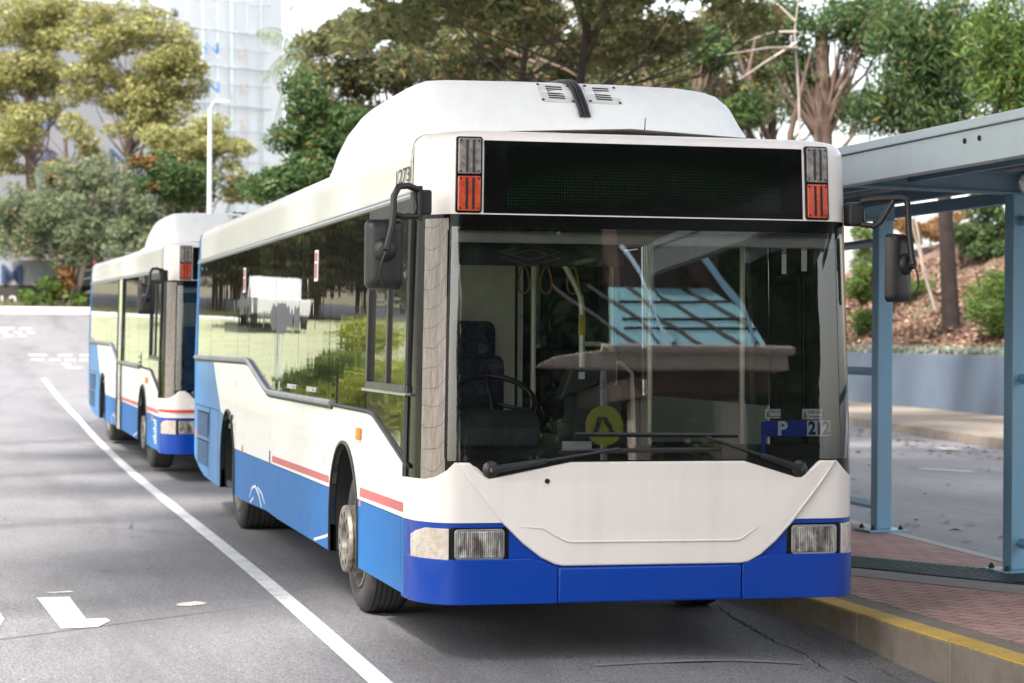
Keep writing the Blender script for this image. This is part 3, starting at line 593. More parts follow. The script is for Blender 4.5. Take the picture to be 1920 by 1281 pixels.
        if s < 0: front_strip(mb, -1.238, -1.088, .544, lambda x: .708-.0*x if x > -1.19 else .708-.05*((-1.19-x)/.05)**2, off=.016, th=.03)
        else: front_strip(mb, 1.088, 1.238, .544, lambda x: .708 if x < 1.19 else .708-.05*((x-1.19)/.05)**2, off=.016, th=.03)
        mb.build('turn_signal', M['turn_lens'], P, smooth=40, bevel=.008, seg=3)
    # ---- windscreen: black surround, one big pane, clad pillars
    mb = MB()
    front_strip(mb, -1.105, 1.16, 2.262, 2.345, off=.002, th=.03); front_strip(mb, -1.105, 1.16, .93, 1.075, off=.002, th=.03)
    front_strip(mb, -1.112, -1.082, 1.0755, 2.2615, off=.002, th=.05); front_strip(mb, 1.085, 1.165, 1.0755, 2.2615, off=.002, th=.03)
    front_strip(mb, -1.25, 1.25, 2.325, 2.345, off=.004, th=.03)
    mb.build('windscreen_surround', M['gloss_black'], P, smooth=35)
    mb = MB(); mb.grid([[fp(x, z, .012) for x in cols(-1.10, 1.155)] for z in (1.06, 1.3, 1.6, 1.9, 2.28)]); wsn = mb.build('windscreen', M['windscreen'], P, smooth=60, fix=False)
    for s in (-1, 1):
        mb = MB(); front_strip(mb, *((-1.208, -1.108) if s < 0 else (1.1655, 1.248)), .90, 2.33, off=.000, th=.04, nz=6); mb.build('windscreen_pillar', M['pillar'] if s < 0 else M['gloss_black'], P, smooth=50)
        if s < 0: mb = MB(); front_strip(mb, -1.249, -1.2085, .93, 2.33, off=.003, th=.04, nz=6); mb.build('corner_trim', M['gloss_black'], P, smooth=50)
        mb = MB(); mb.tube([(s*(hw(z)+.001), .372, z) for z in (.96, 1.2, 1.6, 2.0, 2.4)], .017, 6); mb.build('pillar_seal', M['seal'], P)
    # ---- headboard with destination display
    levels = [(2.346, 0), (2.60, 0), (2.70, .0), (2.735, .006), (2.762, .022), (2.780, .048), (2.790, .085), (2.80, .16)]
    C_ = cols(-1.25, 1.25); rows = []
    for z, ins in levels:
        row = []
        for x in C_: row.append(((x*hw(z)/1.25)*(1-ins/1.35), fyr(x, z)-.006+ins*(1-.0*abs(x)), z))
        rows.append([(row[0][0], .40+.02, z)]+row+[(row[-1][0], .40+.02, z)])
    rows.append([(p[0], .75, 2.80 if abs(p[0]) < 1.0 else 2.79) for p in rows[-1]])
    mb = MB(); mb.grid(rows); hb = mb.build('headboard', M['front_white'], P, smooth=55)
    mb = MB(); front_strip(mb, -.928, .892, 2.352, 2.735, off=.009, th=.02); sgn_ = mb.build('destination_sign', M['gloss_black'], P, smooth=30, bevel=.004)
    mb = MB(); front_strip(mb, -.80, .76, 2.385, 2.705, off=.011, th=.004); mb.build('led_matrix', M['led'], sgn_, smooth=0)
    for s in (-1, 1):
        a, b = (-1.080, -.938) if s < 0 else (.905, 1.047)
        mb = MB(); front_poly(mb, rr(a, b, 2.352, 2.752, .014), .016, .03); hl = mb.build('marker_light', M['gloss_black'], P, smooth=0, bevel=.004)
        for z0, z1, m in ((2.362, 2.545, 'amber_lens'), (2.556, 2.744, 'clear_lens')):
            mb = MB(); front_poly(mb, rr(a+.010, b-.010, z0, z1, .010), .026, .015)
            for f in (.36, .64): mb2_ = None
            ln_ = mb.build('marker_lens', M[m], hl, smooth=0, bevel=.004)
            mb = MB()
            for f in (.33, .62): front_poly(mb, [(a+.010+.122*f, z0+.01), (a+.010+.122*f+.012, z0+.01), (a+.010+.122*f+.012, z1-.01), (a+.010+.122*f, z1-.01)], .0275, .004)
            for xx_ in (a+.022, b-.022):
                for zz_ in (z0+.014, z1-.014): mb.lathe([(0, .0065), (.002, .006), (.003, 0)], frame(fp(xx_, zz_, .0262), (0, -1, 0), (1, 0, 0)), 8)
            mb.build('lens_rib', M['dark_hole'] if m == 'amber_lens' else M['black'], ln_, smooth=0)
            bpy.data.objects[ln_.name]
    # ---- wipers
    def wiper(piv, elbow, tip0, tip1):
        mb = MB(); mb.lathe([(0, .045), (.012, .045), (.022, .034), (.028, .020), (.034, .018), (.034, 0)], frame(fp(piv[0], piv[1], .002), (0, -1, 0), (1, 0, 0)), 20)
        w_ = mb.build('wiper', M['black'], P, smooth=40)
        mb = MB(); mb.lathe([(0, .012), (.006, .012), (.008, 0)], frame(fp(piv[0], piv[1], .036), (0, -1, 0), (1, 0, 0)), 8); mb.build('pivot_nut', M['rim'], w_)
        mb = MB(); p0 = Vector(fp(piv[0], piv[1], .038)); p1 = Vector(fp(elbow[0], elbow[1], .032)); d = p1-p0; pm = p0+d*.42
        mb.tube([p0, p0+d*.08, pm], [.020, .021, .016], 4); mb.tube([pm, p1], [.009, .008], 6); mb.build('wiper_arm', M['black'], w_, smooth=0, bevel=.002)
        mb = MB(); q0 = Vector(fp(tip0[0], tip0[1], .026)); q1 = Vector(fp(tip1[0], tip1[1], .026)); mb.tube([q0, q0*.7+q1*.3, q0*.3+q1*.7, q1], [.006, .010, .010, .006], 4)
        mb.tube([q0+Vector((0, .008, -.010)), q1+Vector((0, .008, -.010))], .006, 4); mb.build('wiper_blade', M['black'], w_, smooth=0)
    wiper((-.872, 1.015), (-.18, 1.122), (-.505, 1.110), (.39, 1.118)); wiper((.838, 1.008), (.30, 1.183), (-.42, 1.200), (.485, 1.190))
    # ---- mirrors
    def mirror(s, base, pts, strut, head, hsz, tilt):
        mb = MB(); mb.box(base[0]-.05, base[0]+.05, base[1]-.04, base[1]+.05, base[2]-.065, base[2]+.065); mr = mb.build('mirror', M['arm_black'], P, smooth=0, bevel=.012)
        mb = MB(); mb.tube(pts, .0175, 10); 
        for st in strut: mb.tube(st, .0155, 8)
        mb.build('mirror_arm', M['arm_black'], mr, smooth=50)
        mb = MB(); Mh = Matrix.Translation(head) @ Matrix.Rotation(tilt, 4, 'Z'); w_, h_, t_ = hsz
        def rrx(sc, r): return [(x*sc, z*sc if 0 else z) for x, z in rr(-w_/2*sc, w_/2*sc, -h_/2*(sc*.5+.5), h_/2*(sc*.5+.5), r)]
        rings = [(.0, 1.0), (-.022, 1.0), (-.05, .92), (-.068, .74), (-.075, .5)]; vs = []; nn = None
        for yy, sc in rings:
            q = rr(-w_/2*sc, w_/2*sc, -h_/2*(1-(1-sc)*.55), h_/2*(1-(1-sc)*.55), .035*sc); nn = len(q); vs += [Mh @ Vector((x, yy, z)) for x, z in q]
        fs = [(i*nn+j, i*nn+(j+1) % nn, (i+1)*nn+(j+1) % nn, (i+1)*nn+j) for i in range(len(rings)-1) for j in range(nn)]+[tuple(range(nn)), tuple((len(rings)-1)*nn+j for j in range(nn))]
        mb.add(vs, fs)
        mb.lathe([(.0, .062), (.02, .058), (.032, .042), (.04, .03), (.06, .028), (.066, 0)], Mh @ Matrix.Translation((0, -.07, .02)) @ Matrix.Rotation(-math.pi/2, 4, 'Z'), 20)
        hd = mb.build('mirror_housing', M['arm_black'], mr, smooth=45)
        mb = MB(); q = rr(-w_/2+.012, w_/2-.012, -h_/2+.012, h_/2-.012, .028); mb.prism(q, lambda x, z: Mh @ Vector((x, .001, z)), lambda x, z: Mh @ Vector((x, .004, z))); mb.build('mirror_glass', M['chrome'], hd, smooth=0)
        mb = MB(); c0 = Mh @ Vector((0, -.13, .01)); mb.tube([c0, c0+Vector((s*.02, 0, -.05)), c0+Vector((s*.03, .01, -.11)), c0+Vector((s*.004, .04, -.17))], .005, 6)
        b0 = Vector(base); mb.tube([b0+Vector((s*.05, -.03, .05)), b0+Vector((s*.035, -.05, -.02)), b0+Vector((s*.05, -.05, -.08))], .005, 6); mb.build('mirror_cable', M['black'], mr, smooth=50)
    mirror(-1, (-1.245, .02, 2.398), [(-1.262, -.02, 2.458), (-1.33, -.06, 2.478), (-1.385, -.09, 2.470), (-1.412, -.10, 2.42), (-1.416, -.11, 2.33), (-1.425, -.12, 2.27), (-1.452, -.14, 2.17), (-1.462, -.155, 2.14)], [[(-1.262, -.02, 2.325), (-1.36, -.08, 2.318), (-1.416, -.11, 2.332)], [(-1.262, -.025, 2.30), (-1.262, -.025, 2.48)]], Vector((-1.448, -.02, 2.125)), (.20, .36, .08), R(-6))
    mirror(1, (1.205, .13, 2.392), [(1.22, .08, 2.462), (1.27, .05, 2.472), (1.42, 0, 2.478), (1.445, -.01, 2.47), (1.455, -.01, 2.44), (1.462, -.01, 2.30), (1.475, -.02, 2.16), (1.48, -.03, 2.115)], [[(1.22, .08, 2.335), (1.285, .05, 2.325), (1.315, .04, 2.345), (1.38, .01, 2.465)]], Vector((1.425, .11, 2.10)), (.20, .375, .08), R(38))
    # ---- roof pods
    def pod(prof, name, mat):    # prof rows [(y, [(x,z)...])]
        mb = MB(); rows = [[(x, y, z) for x, z, y in r] for r in prof]; mb.grid(rows); mb.add([tuple(p) for p in rows[0]], [tuple(range(len(rows[0])))]); mb.add([tuple(p) for p in rows[-1]], [tuple(range(len(rows[-1])))])
        o = mb.build(name, mat, P, smooth=45); return o
    xl, xr = -1.125, .935; cx = (xl+xr)/2
    def sec(y, h, wsc, dy=0):
        L = (xr-xl)/2*wsc; zb = 2.775; out = []
        # side foot, lean, shoulder, crown
        for u, v in ((-1, 0), (-.985, .25), (-.962, .55), (-.93, .79), (-.895, .91), (-.84, .97), (-.72, .992), (-.35, 1.005), (0, 1.01), (.35, 1.005), (.63, .988), (.74, .96), (.82, .90), (.885, .77), (.94, .50), (.975, .25), (1, 0)):
            out.append((cx+L*u, zb+h*1.05*v, y))
        return out
    H = .405
    prof = [sec(.80, .02, .93), sec(.86, .12, .955), sec(.96, .24, .98), sec(1.06, .325, .99), sec(1.16, .375, 1), sec(1.30, .398, 1), sec(1.55, .408, 1), sec(2.1, .408, 1), sec(2.7, .40, 1), sec(3.1, .378, 1), sec(3.45, .335, .995), sec(3.75, .27, .985), sec(3.98, .18, .97), sec(4.12, .08, .95), sec(4.17, .0, .94)]
    pd = pod(prof, 'roof_pod', M['roof_white'])
    def podz(y):
        ys__ = [r[8][2] for r in prof]; zs__ = [r[8][1] for r in prof]
        return float(np.interp(y, ys__, zs__))
    sl = [(y, podz(y)) for y in (.90, .96, 1.01, 1.06, 1.11, 1.16, 1.22, 1.30, 1.55, 2.0, 2.8, 3.3)]
    mb = MB()
    for dx in (-.022, 0, .022): mb.tube([(-.135+dx-.02*(1-min(1, (z-2.85)/.33)) * -1, y-.008, z+.010) for y, z in sl], .0125, 6)
    mb.build('strap', M['black'], pd, smooth=50)
    for x0 in (-.355, -.075):
        y0, y1 = .985, 1.125; z0, z1 = podz(y0), podz(y1); ya = Vector((0, y1-y0, z1-z0)); L_ = ya.length
        Mf = frame((x0+.10, (y0+y1)/2, (z0+z1)/2), (1, 0, -.03), ya)
        mb = MB(); mb.box(-.098, .098, -L_*.56, L_*.56, -.004, .007, M=Mf); vp = mb.build('vent_panel', M['vent_paint'], pd, smooth=0, bevel=.002)
        mb = MB()
        for i in range(6): mb.box(-.048, .048, -L_*.38+i*L_*.145, -L_*.38+i*L_*.145+.013, .0065, .0088, M=Mf)
        for sx in (-.088, .088):
            for sy in (-.5, .5): mb.lathe([(0, .010), (.003, .009), (.003, 0)], Mf @ Matrix.Translation((sx, sy*L_, .0068)) @ Matrix.Rotation(-math.pi/2, 4, 'Y'), 8)
        mb.build('vent_slot', M['dark_hole'], vp, smooth=0)
    mb = MB(); mb.lathe([(0, .03), (.02, .028), (.035, .012), (.04, 0)], Matrix.Translation((-.18, 1.75, podz(1.75)+.0)) @ Matrix.Rotation(-math.pi/2, 4, 'Y'), 12); mb.build('lifting_eye', M['rim'], pd)
    mb = MB(); rows = []
    for i in range(15):     # the leaf-shaped slot in the pod's flank
        t = i/14; y = 1.42+.16*t; hh = .030*math.sin(math.pi*t); z = 2.90+.145*t; rows.append(((-1.092+.10*(z-2.86), y+hh, z), (-1.092+.10*(z-2.86), y-hh, z)))
    mb.grid([[(r[0][0]-.0, r[0][1], r[0][2]) for r in rows], [(r[1][0]-.0, r[1][1], r[1][2]) for r in rows]]); mb.build('flank_slot', M['dark_hole'], pd, smooth=0)
    mb = MB(); mb.box(-.16, -.07, .845, .86, 2.86, 2.872); mb.tube([(-.15, .85, 2.79), (-.15, .85, 2.865)], .008, 6); mb.tube([(-.12, .85, 2.79), (-.12, .85, 2.865)], .012, 6); mb.build('strap_hook', M['black'], P)
    mb = MB(); mb.tube([(.175, .72, 2.79), (.175, .715, 2.84), (.18, .71, 2.945)], [.008, .004, .003], 6); mb.build('aerial', M['black'], P)
    mb = MB(); mb.lathe([(0, .03), (.03, .03), (.05, .015), (.052, 0)], Matrix.Translation((.93, .9, 2.785)) @ Matrix.Rotation(-math.pi/2, 4, 'Y'), 12); mb.build('roof_beacon', M['roof_white'], P)
    prof2 = [[(cx+.9*u, 2.80+h*v, y) for u, v in ((-1, 0), (-.96, .6), (-.85, .95), (0, 1), (.85, .95), (.96, .6), (1, 0))] for y, h in ((4.9, .0), (4.93, .12), (5.0, .19), (5.2, .215), (6.4, .215), (6.7, .18), (6.85, .08), (6.9, 0))]
    prof2 = [[(x, z-.10 if z > 2.9 else z, y) for x, z, y in r] for r in prof2]
    pod(prof2, 'rear_roof_pod', M['roof_white'])
    # ---- wheels
    def wheel(sg, cy, rear=False):
        r0 = .455; Mx = Matrix.Translation((sg*1.155, cy, r0)) @ (Matrix.Rotation(math.pi, 4, 'Z') if sg < 0 else Matrix.Identity(4))     # local +x outwards
        mb = MB(); wdt = .27 if not rear else .56
        pr = [(-wdt, .30), (-wdt, .43), (-wdt+.02, .462), (-wdt+.04, .472)]
        n_g = 5 if not rear else 9
        for i in range(n_g):
            a = -wdt+.05+(wdt-.10)*i/n_g; b = -wdt+.05+(wdt-.10)*(i+1)/n_g
            pr += [(a+.004, .475), (b-.008, .475), (b-.006, .466), (b-.001, .466)]
        pr += [(-.045, .474), (-.025, .466), (-.006, .445), (.006, .40), (.004, .35), (-.006, .312), (-.02, .300)]
        mb.lathe([(a_, r_*.958 if r_ > .4 else r_) for a_, r_ in pr], Mx, 56); ty = mb.build('wheel', M['rubber'], P, smooth=40)
        mb = MB()
        if not rear: rp = [(-.02, .300), (.0, .298), (.004, .288), (-.03, .272), (-.06, .262), (-.06, .225), (-.01, .215), (.03, .205), (.055, .200)]
        else: rp = [(-.02, .300), (.0, .298), (.004, .285), (-.05, .268), (-.14, .255), (-.15, .20), (-.15, .0)]
        mb.lathe(rp, Mx, 40); mb.build('wheel_rim', M['rim'], ty, smooth=40)
        if not rear:
            mb = MB(); mb.lathe([(.02, .195), (.035, .207), (.055, .208), (.057, .196), (.066, .196), (.068, .209), (.085, .207), (.092, .202), (.093, .194), (.093, .112), (.088, .102), (.06, .096), (.0, .094), (.0, 0)], Mx, 48); hb_ = mb.build('wheel_hub', M['steel'], ty, smooth=35)
            mb = MB()
            for i in range(10):
                t = 2*math.pi*(i+.3)/10; mb = MB(); mb.lathe([(.0, .019), (.0015, .019), (.0015, .0)], Mx @ Matrix.Translation((.0925, .152*math.cos(t), .152*math.sin(t))), 12); mb.build('bolt_hole', M['dark_hole'], hb_, smooth=0)
            mb = MB(); mb.lathe([(.0, .088), (.002, 0)], Mx @ Matrix.Translation((.004, 0, 0)), 20); mb.build('hub_bore', M['dark_hole'], hb_, smooth=0)
        else:
            mb = MB(); mb.lathe([(-.15, .20), (-.11, .17), (-.08, .13), (-.05, .12), (-.045, 0)], Mx, 24); mb.build('wheel_hub', M['steel'], ty, smooth=35)
    for sg in (-1, 1): wheel(sg, FY); wheel(sg, RY, True)
    # ---- little things on the flank
    mb = MB(); mb.box(-1.275, -1.249, 1.72, 1.80, 1.09, 1.165); mb.build('side_indicator', M['orange'], P, smooth=0, bevel=.010)
    for y, z in ((.70+.0, .0),): pass
    for y0, y1, z0, z1 in ((FY-.62, FY-.58, .70, .732), (7.44, 7.5, .735, .79), (11.2, 11.3, .70, .77)): mb = MB(); side_poly(mb, [(y0, z0), (y1, z0), (y1, z1), (y0, z1)], -1, off=.006, th=.008); mb.build('side_reflector', M['orange'], P, smooth=0)
    for y, z in ((3.06, .91), (7.95, .93), (8.0, 1.30)):
        mb = MB(); side_poly(mb, [(y-.10, z-.055), (y+.10, z-.055), (y+.10, z+.055), (y-.10, z+.055)], -1, off=.007, th=.01); h_ = mb.build('flap_hatch', M['white'], P, smooth=0, bevel=.003)
        mb = MB(); side_poly(mb, [(y-.055, z-.035), (y+.055, z-.035), (y+.055, z+.03), (y-.055, z+.03)], -1, off=.0085, th=.004); mb.build('hatch_recess', M['beige'], h_, smooth=0)
    mb = MB(); side_poly(mb, [(8.15, .98), (8.30, .98), (8.30, 1.02), (8.15, 1.02)], -1, off=.02, th=.03); side_poly(mb, [(8.15, .90), (8.30, .90), (8.30, .94), (8.15, .94)], -1, off=.02, th=.03); mb.build('filler_cap', M['black'], P, smooth=0, bevel=.005)
    for a, b in ((5.60, FY+AW+.06), (FY-AW-.06, .43)):
        mb = MB(); side_poly(mb, [(a, .757), (b, .765), (b, .815), (a, .812)] if a < 3 else [(a, .752), (b, .762), (b, .808), (a, .800)], -1, off=.002, th=.004); mb.build('red_stripe', M['red'], P, smooth=0)
    mb = MB(); side_poly(mb, [(5.72, .74), (5.76, .74), (5.76, .83), (5.72, .83)], -1, off=.004, th=.004); mb.build('panel_gap', M['black'], P, smooth=0)
    # scuffs on the skirt: scraped primer arcs
    for pts, r in (([(6.95, .39), (6.80, .47), (6.6, .50), (6.35, .44), (6.2, .36)], .012), ([(6.45, .50), (6.2, .47), (6.0, .40)], .009), ([(6.9, .35), (6.7, .40)], .01), ([(3.5, .345), (3.0, .41), (2.9, .43)], .012)):
        pts2 = [(y, z) for y, z in pts]; mb = MB(); side_poly(mb, [(y, z+r) for y, z in pts2]+[(y, z-r*.6) for y, z in pts2[::-1]], -1, off=.003, th=.003); mb.build('paint_scrape', M['ink_grey'], P, smooth=0)
    # ---- inside the cab and saloon
    mb = MB(); mb.box(-1.15, -.34, 1.62, 1.66, .42, 2.38); mb.build('cab_partition', M['beige'], P, smooth=0, bevel=.01)
    mb = MB(); mb.box(-1.12, -.09, .20, .215, 2.085, 2.235); sb = mb.build('sun_blind', M['interior'], P, smooth=0, bevel=.004)
    mb = MB()
    for z0, z1 in ((2.10, 2.16), (2.16, 2.10), (2.14, 2.20), (2.20, 2.14)):
        for xa, xb in ((-.88, -.66), (-.66, -.44)): pass
    for cz in (2.128, 2.158):
        mb.tube([(-.78, .195, cz), (-.615, .195, cz+.042), (-.45, .195, cz)], .005, 4); mb.tube([(-.78, .195, cz), (-.615, .195, cz-.042), (-.45, .195, cz)], .005, 4)
    mb.build('blind_scissor_arm', M['rim'], sb)
    mb = MB(); mb.box(-1.1, 1.1, .14, .42, 2.245, 2.262); mb.box(-1.1, 1.1, .10, .13, 2.20, 2.262); mb.build('header_trim', M['ceiling'], P, smooth=0, bevel=.006)
    mb = MB(); mb.box(-.075, .015, .20, .26, 2.195, 2.235); mb.build('interior_lamp', M['sticker_white'], P, smooth=0, bevel=.01)
    mb = MB()
    for x in (.16, .32): mb.lathe([(0, .055), (.012, .055), (.035, .046), (.055, .026), (.06, 0)], Matrix.Translation((x, .30, 2.245)) @ Matrix.Rotation(math.pi/2, 4, 'Y'), 16)
    mb.build('dome_camera', M['gloss_black'], P)
    # driver's seat
    mb = MB()
    for z0, z1, w0, yb in ((.70, .86, .25, .98),): mb.box(-.86, -.40, .98, 1.46, .80, .96)
    st = mb.build('driver_seat', M['fabric'], P, smooth=40, bevel=.05, seg=3)
    mb = MB(); mb.box(-.90, -.46, 1.36, 1.47, .95, 1.60); mb.build('seat_back', M['fabric'], st, smooth=40, bevel=.05, seg=3)
    mb = MB(); mb.box(-.86, -.515, 1.35, 1.46, 1.565, 1.80); mb.build('headrest', M['fabric'], st, smooth=40, bevel=.05, seg=3)
    mb = MB(); mb.box(-.75, -.52, 1.1, 1.35, .40, .80); mb.build('seat_pedestal', M['black'], st, smooth=0, bevel=.02)
    # dashboard
    mb = MB(); mb.prism([(.06, .62), (.06, 1.075), (.13, 1.115), (.30, 1.125), (.46, 1.10), (.50, 1.0), (.50, .62)], lambda a, b: (-1.13, a, b), lambda a, b: (1.05, a, b)); da = mb.build('dashboard', M['dash'], P, smooth=0, bevel=.015)
    mb = MB(); mb.prism([(.28, 1.10), (.30, 1.22), (.36, 1.30), (.55, 1.31), (.62, 1.10)], lambda a, b: (-1.08, a, b), lambda a, b: (-.52, a, b)); mb.build('instrument_binnacle', M['dash'], da, smooth=0, bevel=.03)
    mb = MB()
    for x in (-.86, -.36, .16): mb.box(x-.09, x+.09, .115, .125, 1.115, 1.133)
    mb.build('air_vent', M['dark_hole'], da, smooth=0)
    mb = MB(); ring = [(-.69+.235*math.cos(t), .72+.17*math.sin(t), 1.36+.13*math.sin(t)) for t in [2*math.pi*i/28 for i in range(29)]]; mb.tube(ring, .016, 8, cap=False)
    for t in (R(-30), R(210), R(90)): mb.tube([(-.69, .72, 1.34), (-.69+.23*math.cos(t), .72+.17*math.sin(t), 1.36+.13*math.sin(t))], .013, 6)
    mb.tube([(-.69, .72, 1.34), (-.69, .52, 1.0)], .03, 8); mb.build('steering_wheel', M['black'], P, smooth=60)
    # grab poles, bent stanchion, straps, ticket machine
    for x, y, z0 in ((-.21, 1.7, .40), (.40, 1.3, .40), (.85, .95, .40), (-.14, 2.3, .4), (.72, 3.2, .4)):
        mb = MB(); mb.tube([(x, y, z0), (x, y, 2.43)], .0165, 10); mb.build('grab_pole', M['pole'], P)
    mb = MB(); mb.tube([(-.06, 1.15, .9), (-.06, 1.15, 1.86), (-.068, 1.15, 1.94), (-.09, 1.15, 1.99), (-.17, 1.16, 2.14), (-.29, 1.17, 2.42)], .017, 10); sp_ = mb.build('bent_grab_pole', M['pole'], P)
    mb = MB(); mb.tube([(-.06, 1.15, 1.72), (-.06, 1.15, 1.84)], .021, 10); mb.build('yellow_grip', M['yellow'], sp_)
    mb = MB(); mb.tube([(-.06, 1.15, 1.67), (.06, 1.15, 1.67), (.11, 1.14, 1.65), (.135, 1.14, 1.58), (.14, 1.14, 1.0)], .015, 8); mb.tube([(.16, 1.3, 1.56), (.22, 1.3, 1.56), (.29, 1.3, 1.50), (.31, 1.3, 1.0)], .013, 8); mb.build('guard_rail', M['pole'], sp_)
    for x in (-.22, -.08, .09):
        mb = MB(); mb.tube([(x, 1.9, 2.43), (x, 1.9, 2.14)], .006, 6)
        mb.tube([(x+.034*math.sin(t)*(1 if True else 0)*(1-.35*math.cos(t)), 1.9, 2.06-.085*-math.cos(t)) for t in [2*math.pi*i/20 for i in range(21)]], .007, 6, cap=False); mb.build('strap_handle', M['yellow'], P)
    mb = MB(); mb.box(-.21, .07, .76, 1.0, .95, 1.44); mb.box(-.06, .05, .80, .96, 1.44, 1.63); mb.box(-.24, .10, .70, 1.04, .95, 1.22); tm = mb.build('ticket_machine', M['dash'], P, smooth=0, bevel=.02)
    mb = MB(); mb.prism([(-.32, 1.36), (-.10, 1.44), (-.07, 1.54), (-.235, 1.54), (-.26, 1.52)], lambda a, b: (a, .66, b), lambda a, b: (a, .80, b)); mb.build('card_reader', M['black'], tm, smooth=0, bevel=.012)
    mb = MB(); mb.box(-.215, -.18, .655, .66, 1.475, 1.515); mb.build('reader_label', M['sticker_white'], tm, smooth=0)
    mb = MB(); mb.box(-.46, -.30, .02+.07, .10+.0, 1.08, 1.155); mb.build('paper_note', M['sticker_white'], P, smooth=0)
    # two rows of passenger seats give the saloon depth
    for y in (4.9, 5.9, 6.9, 7.9):
        for x in (-.98, -.52, .52, .98):
            mb = MB(); mb.box(x-.20, x+.20, y, y+.42, .98, 1.06); mb.box(x-.20, x+.20, y+.40, y+.47, 1.0, 1.62); mb.build('passenger_seat', M['fabric'], P, smooth=40, bevel=.03)
    return root

bus = build_bus('nearest white and blue city bus with large windscreen, stopped at the brick kerb')
bus2 = copy_tree(bus); bus2.location = (-.037, 14.842, .02); bus2.rotation_euler = (.0099, 0, .0198)
bus2['label'] = 'second white and blue city bus with red stripe round its nose, waiting behind the first'

# fittings only the first bus has
text('fleet_number', '1273', M['ink_black'], bus, frame((-1.2245, .64, 2.575), (0, -1, 0), (.021, 0, 1)), .115, sx=1.9)
for y in (4.62, 3.70): text('exit_lettering', 'EMERGENCY EXIT', M['ink_grey'], bus, frame((-1.2475, y, 1.345), (0, -1, 0), (.021, 0, 1)), .048, sx=1.15)
for y in (7.62, 3.66):
    mb = MB(); side_poly(mb, [(y-.07, 2.08), (y+.07, 2.08), (y+.07, 2.29), (y-.07, 2.29)], -1, off=.0, th=.003); ns = mb.build('window_sticker', M['sticker_white'], bus, smooth=0)
    mb = MB(); side_poly(mb, [(y-.052, 2.10), (y+.052, 2.10), (y+.052, 2.20), (y-.052, 2.20)], -1, off=.002, th=.002); side_poly(mb, [(y-.052, 2.215), (y+.052, 2.215), (y+.052, 2.275), (y-.052, 2.275)], -1, off=.002, th=.002); mb.build('sticker_print', M['red'], ns, smooth=0)
# route plate behind the glass: blue P panel and 212
yp = .085
mb = MB(); mb.box(.676, .915, yp, yp+.006, 1.176, 1.262); rp = mb.build('route_plate', M['sticker_blue'], bus, smooth=0, bevel=.002)
mb = MB(); mb.box(.916, 1.052, yp, yp+.006, 1.178, 1.263); mb.build('number_card', M['sticker_white'], rp, smooth=0)
mb = MB(); mb.box(.655, .678, yp+.002, yp+.010, 1.07, 1.255); mb.box(1.018, 1.042, yp+.007, yp+.012, 1.07, 1.177); mb.build('plate_bracket', M['sticker_blue'], rp, smooth=0)
text('plate_letter', 'P', M['sticker_white'], rp, frame((.772, yp-.001, 1.217), (1, 0, 0), (0, 0, 1)), .104, offset=.004, sx=1.05)
text('plate_number', '212', M['ink_blue'], rp, frame((.985, yp-.001, 1.2185), (1, 0, 0), (0, 0, 1)), .098, offset=.004, sx=.84)
for x, y in ((1.236, 1.50), (1.236, .86)):      # STAND CLEAR labels on the door glass, no-entry stickers above
    pass
def door_sticker(x0, x1, y, z0, z1, kind):
    mb = MB(); mb.box(x0, x1, y, y+.002, z0, z1); s_ = mb.build('door_sticker', M['sticker_white'], bus, smooth=0); cx_, cz_ = (x0+x1)/2, (z0+z1)/2
    if kind == 'clear':
        text('sticker_text', 'STAND CLEAR', M['ink_black'], s_, frame((cx_+.018, y-.001, cz_+.010), (1, 0, 0), (0, 0, 1)), .024, sx=.55); text('sticker_text', 'Doors Open Inwards', M['ink_black'], s_, frame((cx_+.018, y-.001, cz_-.014), (1, 0, 0), (0, 0, 1)), .015, sx=.55)
        mb = MB(); mb.prism([(x0+.004, z0+.006), (x0+.028, z0+.006), (x0+.016, z1-.006)], lambda a, b: (a, y-.0015, b), lambda a, b: (a, y-.0005, b)); mb.build('warning_triangle', M['orange'], s_, smooth=0)
    else:
        mb = MB(); mb.lathe([(0, .016), (.001, .016), (.001, .011), (0, .011)], frame((cx_, y-.0005, z1-.022), (0, -1, 0), (1, 0, 0)), 20, closed=True); mb.tube([(cx_-.010, y-.001, z1-.012), (cx_+.010, y-.001, z1-.032)], .002, 4); mb.build('prohibition_ring', M['sticker_red'], s_, smooth=0)
        for i in range(3): text('sticker_text', ('NO', 'ENTRY', 'HERE')[i] if 0 else '- - -', M['ink_black'], s_, frame((cx_, y-.001, z1-.055-.02*i), (1, 0, 0), (0, 0, 1)), .02, sx=.6)
door_sticker(.682, .772, .11, 1.275, 1.325, 'clear'); door_sticker(.905, 1.02, .13, 1.268, 1.325, 'clear')
door_sticker(.792, .818, .16, 2.06, 2.205, 'no'); door_sticker(.890, .922, .12, 2.075, 2.225, 'no')
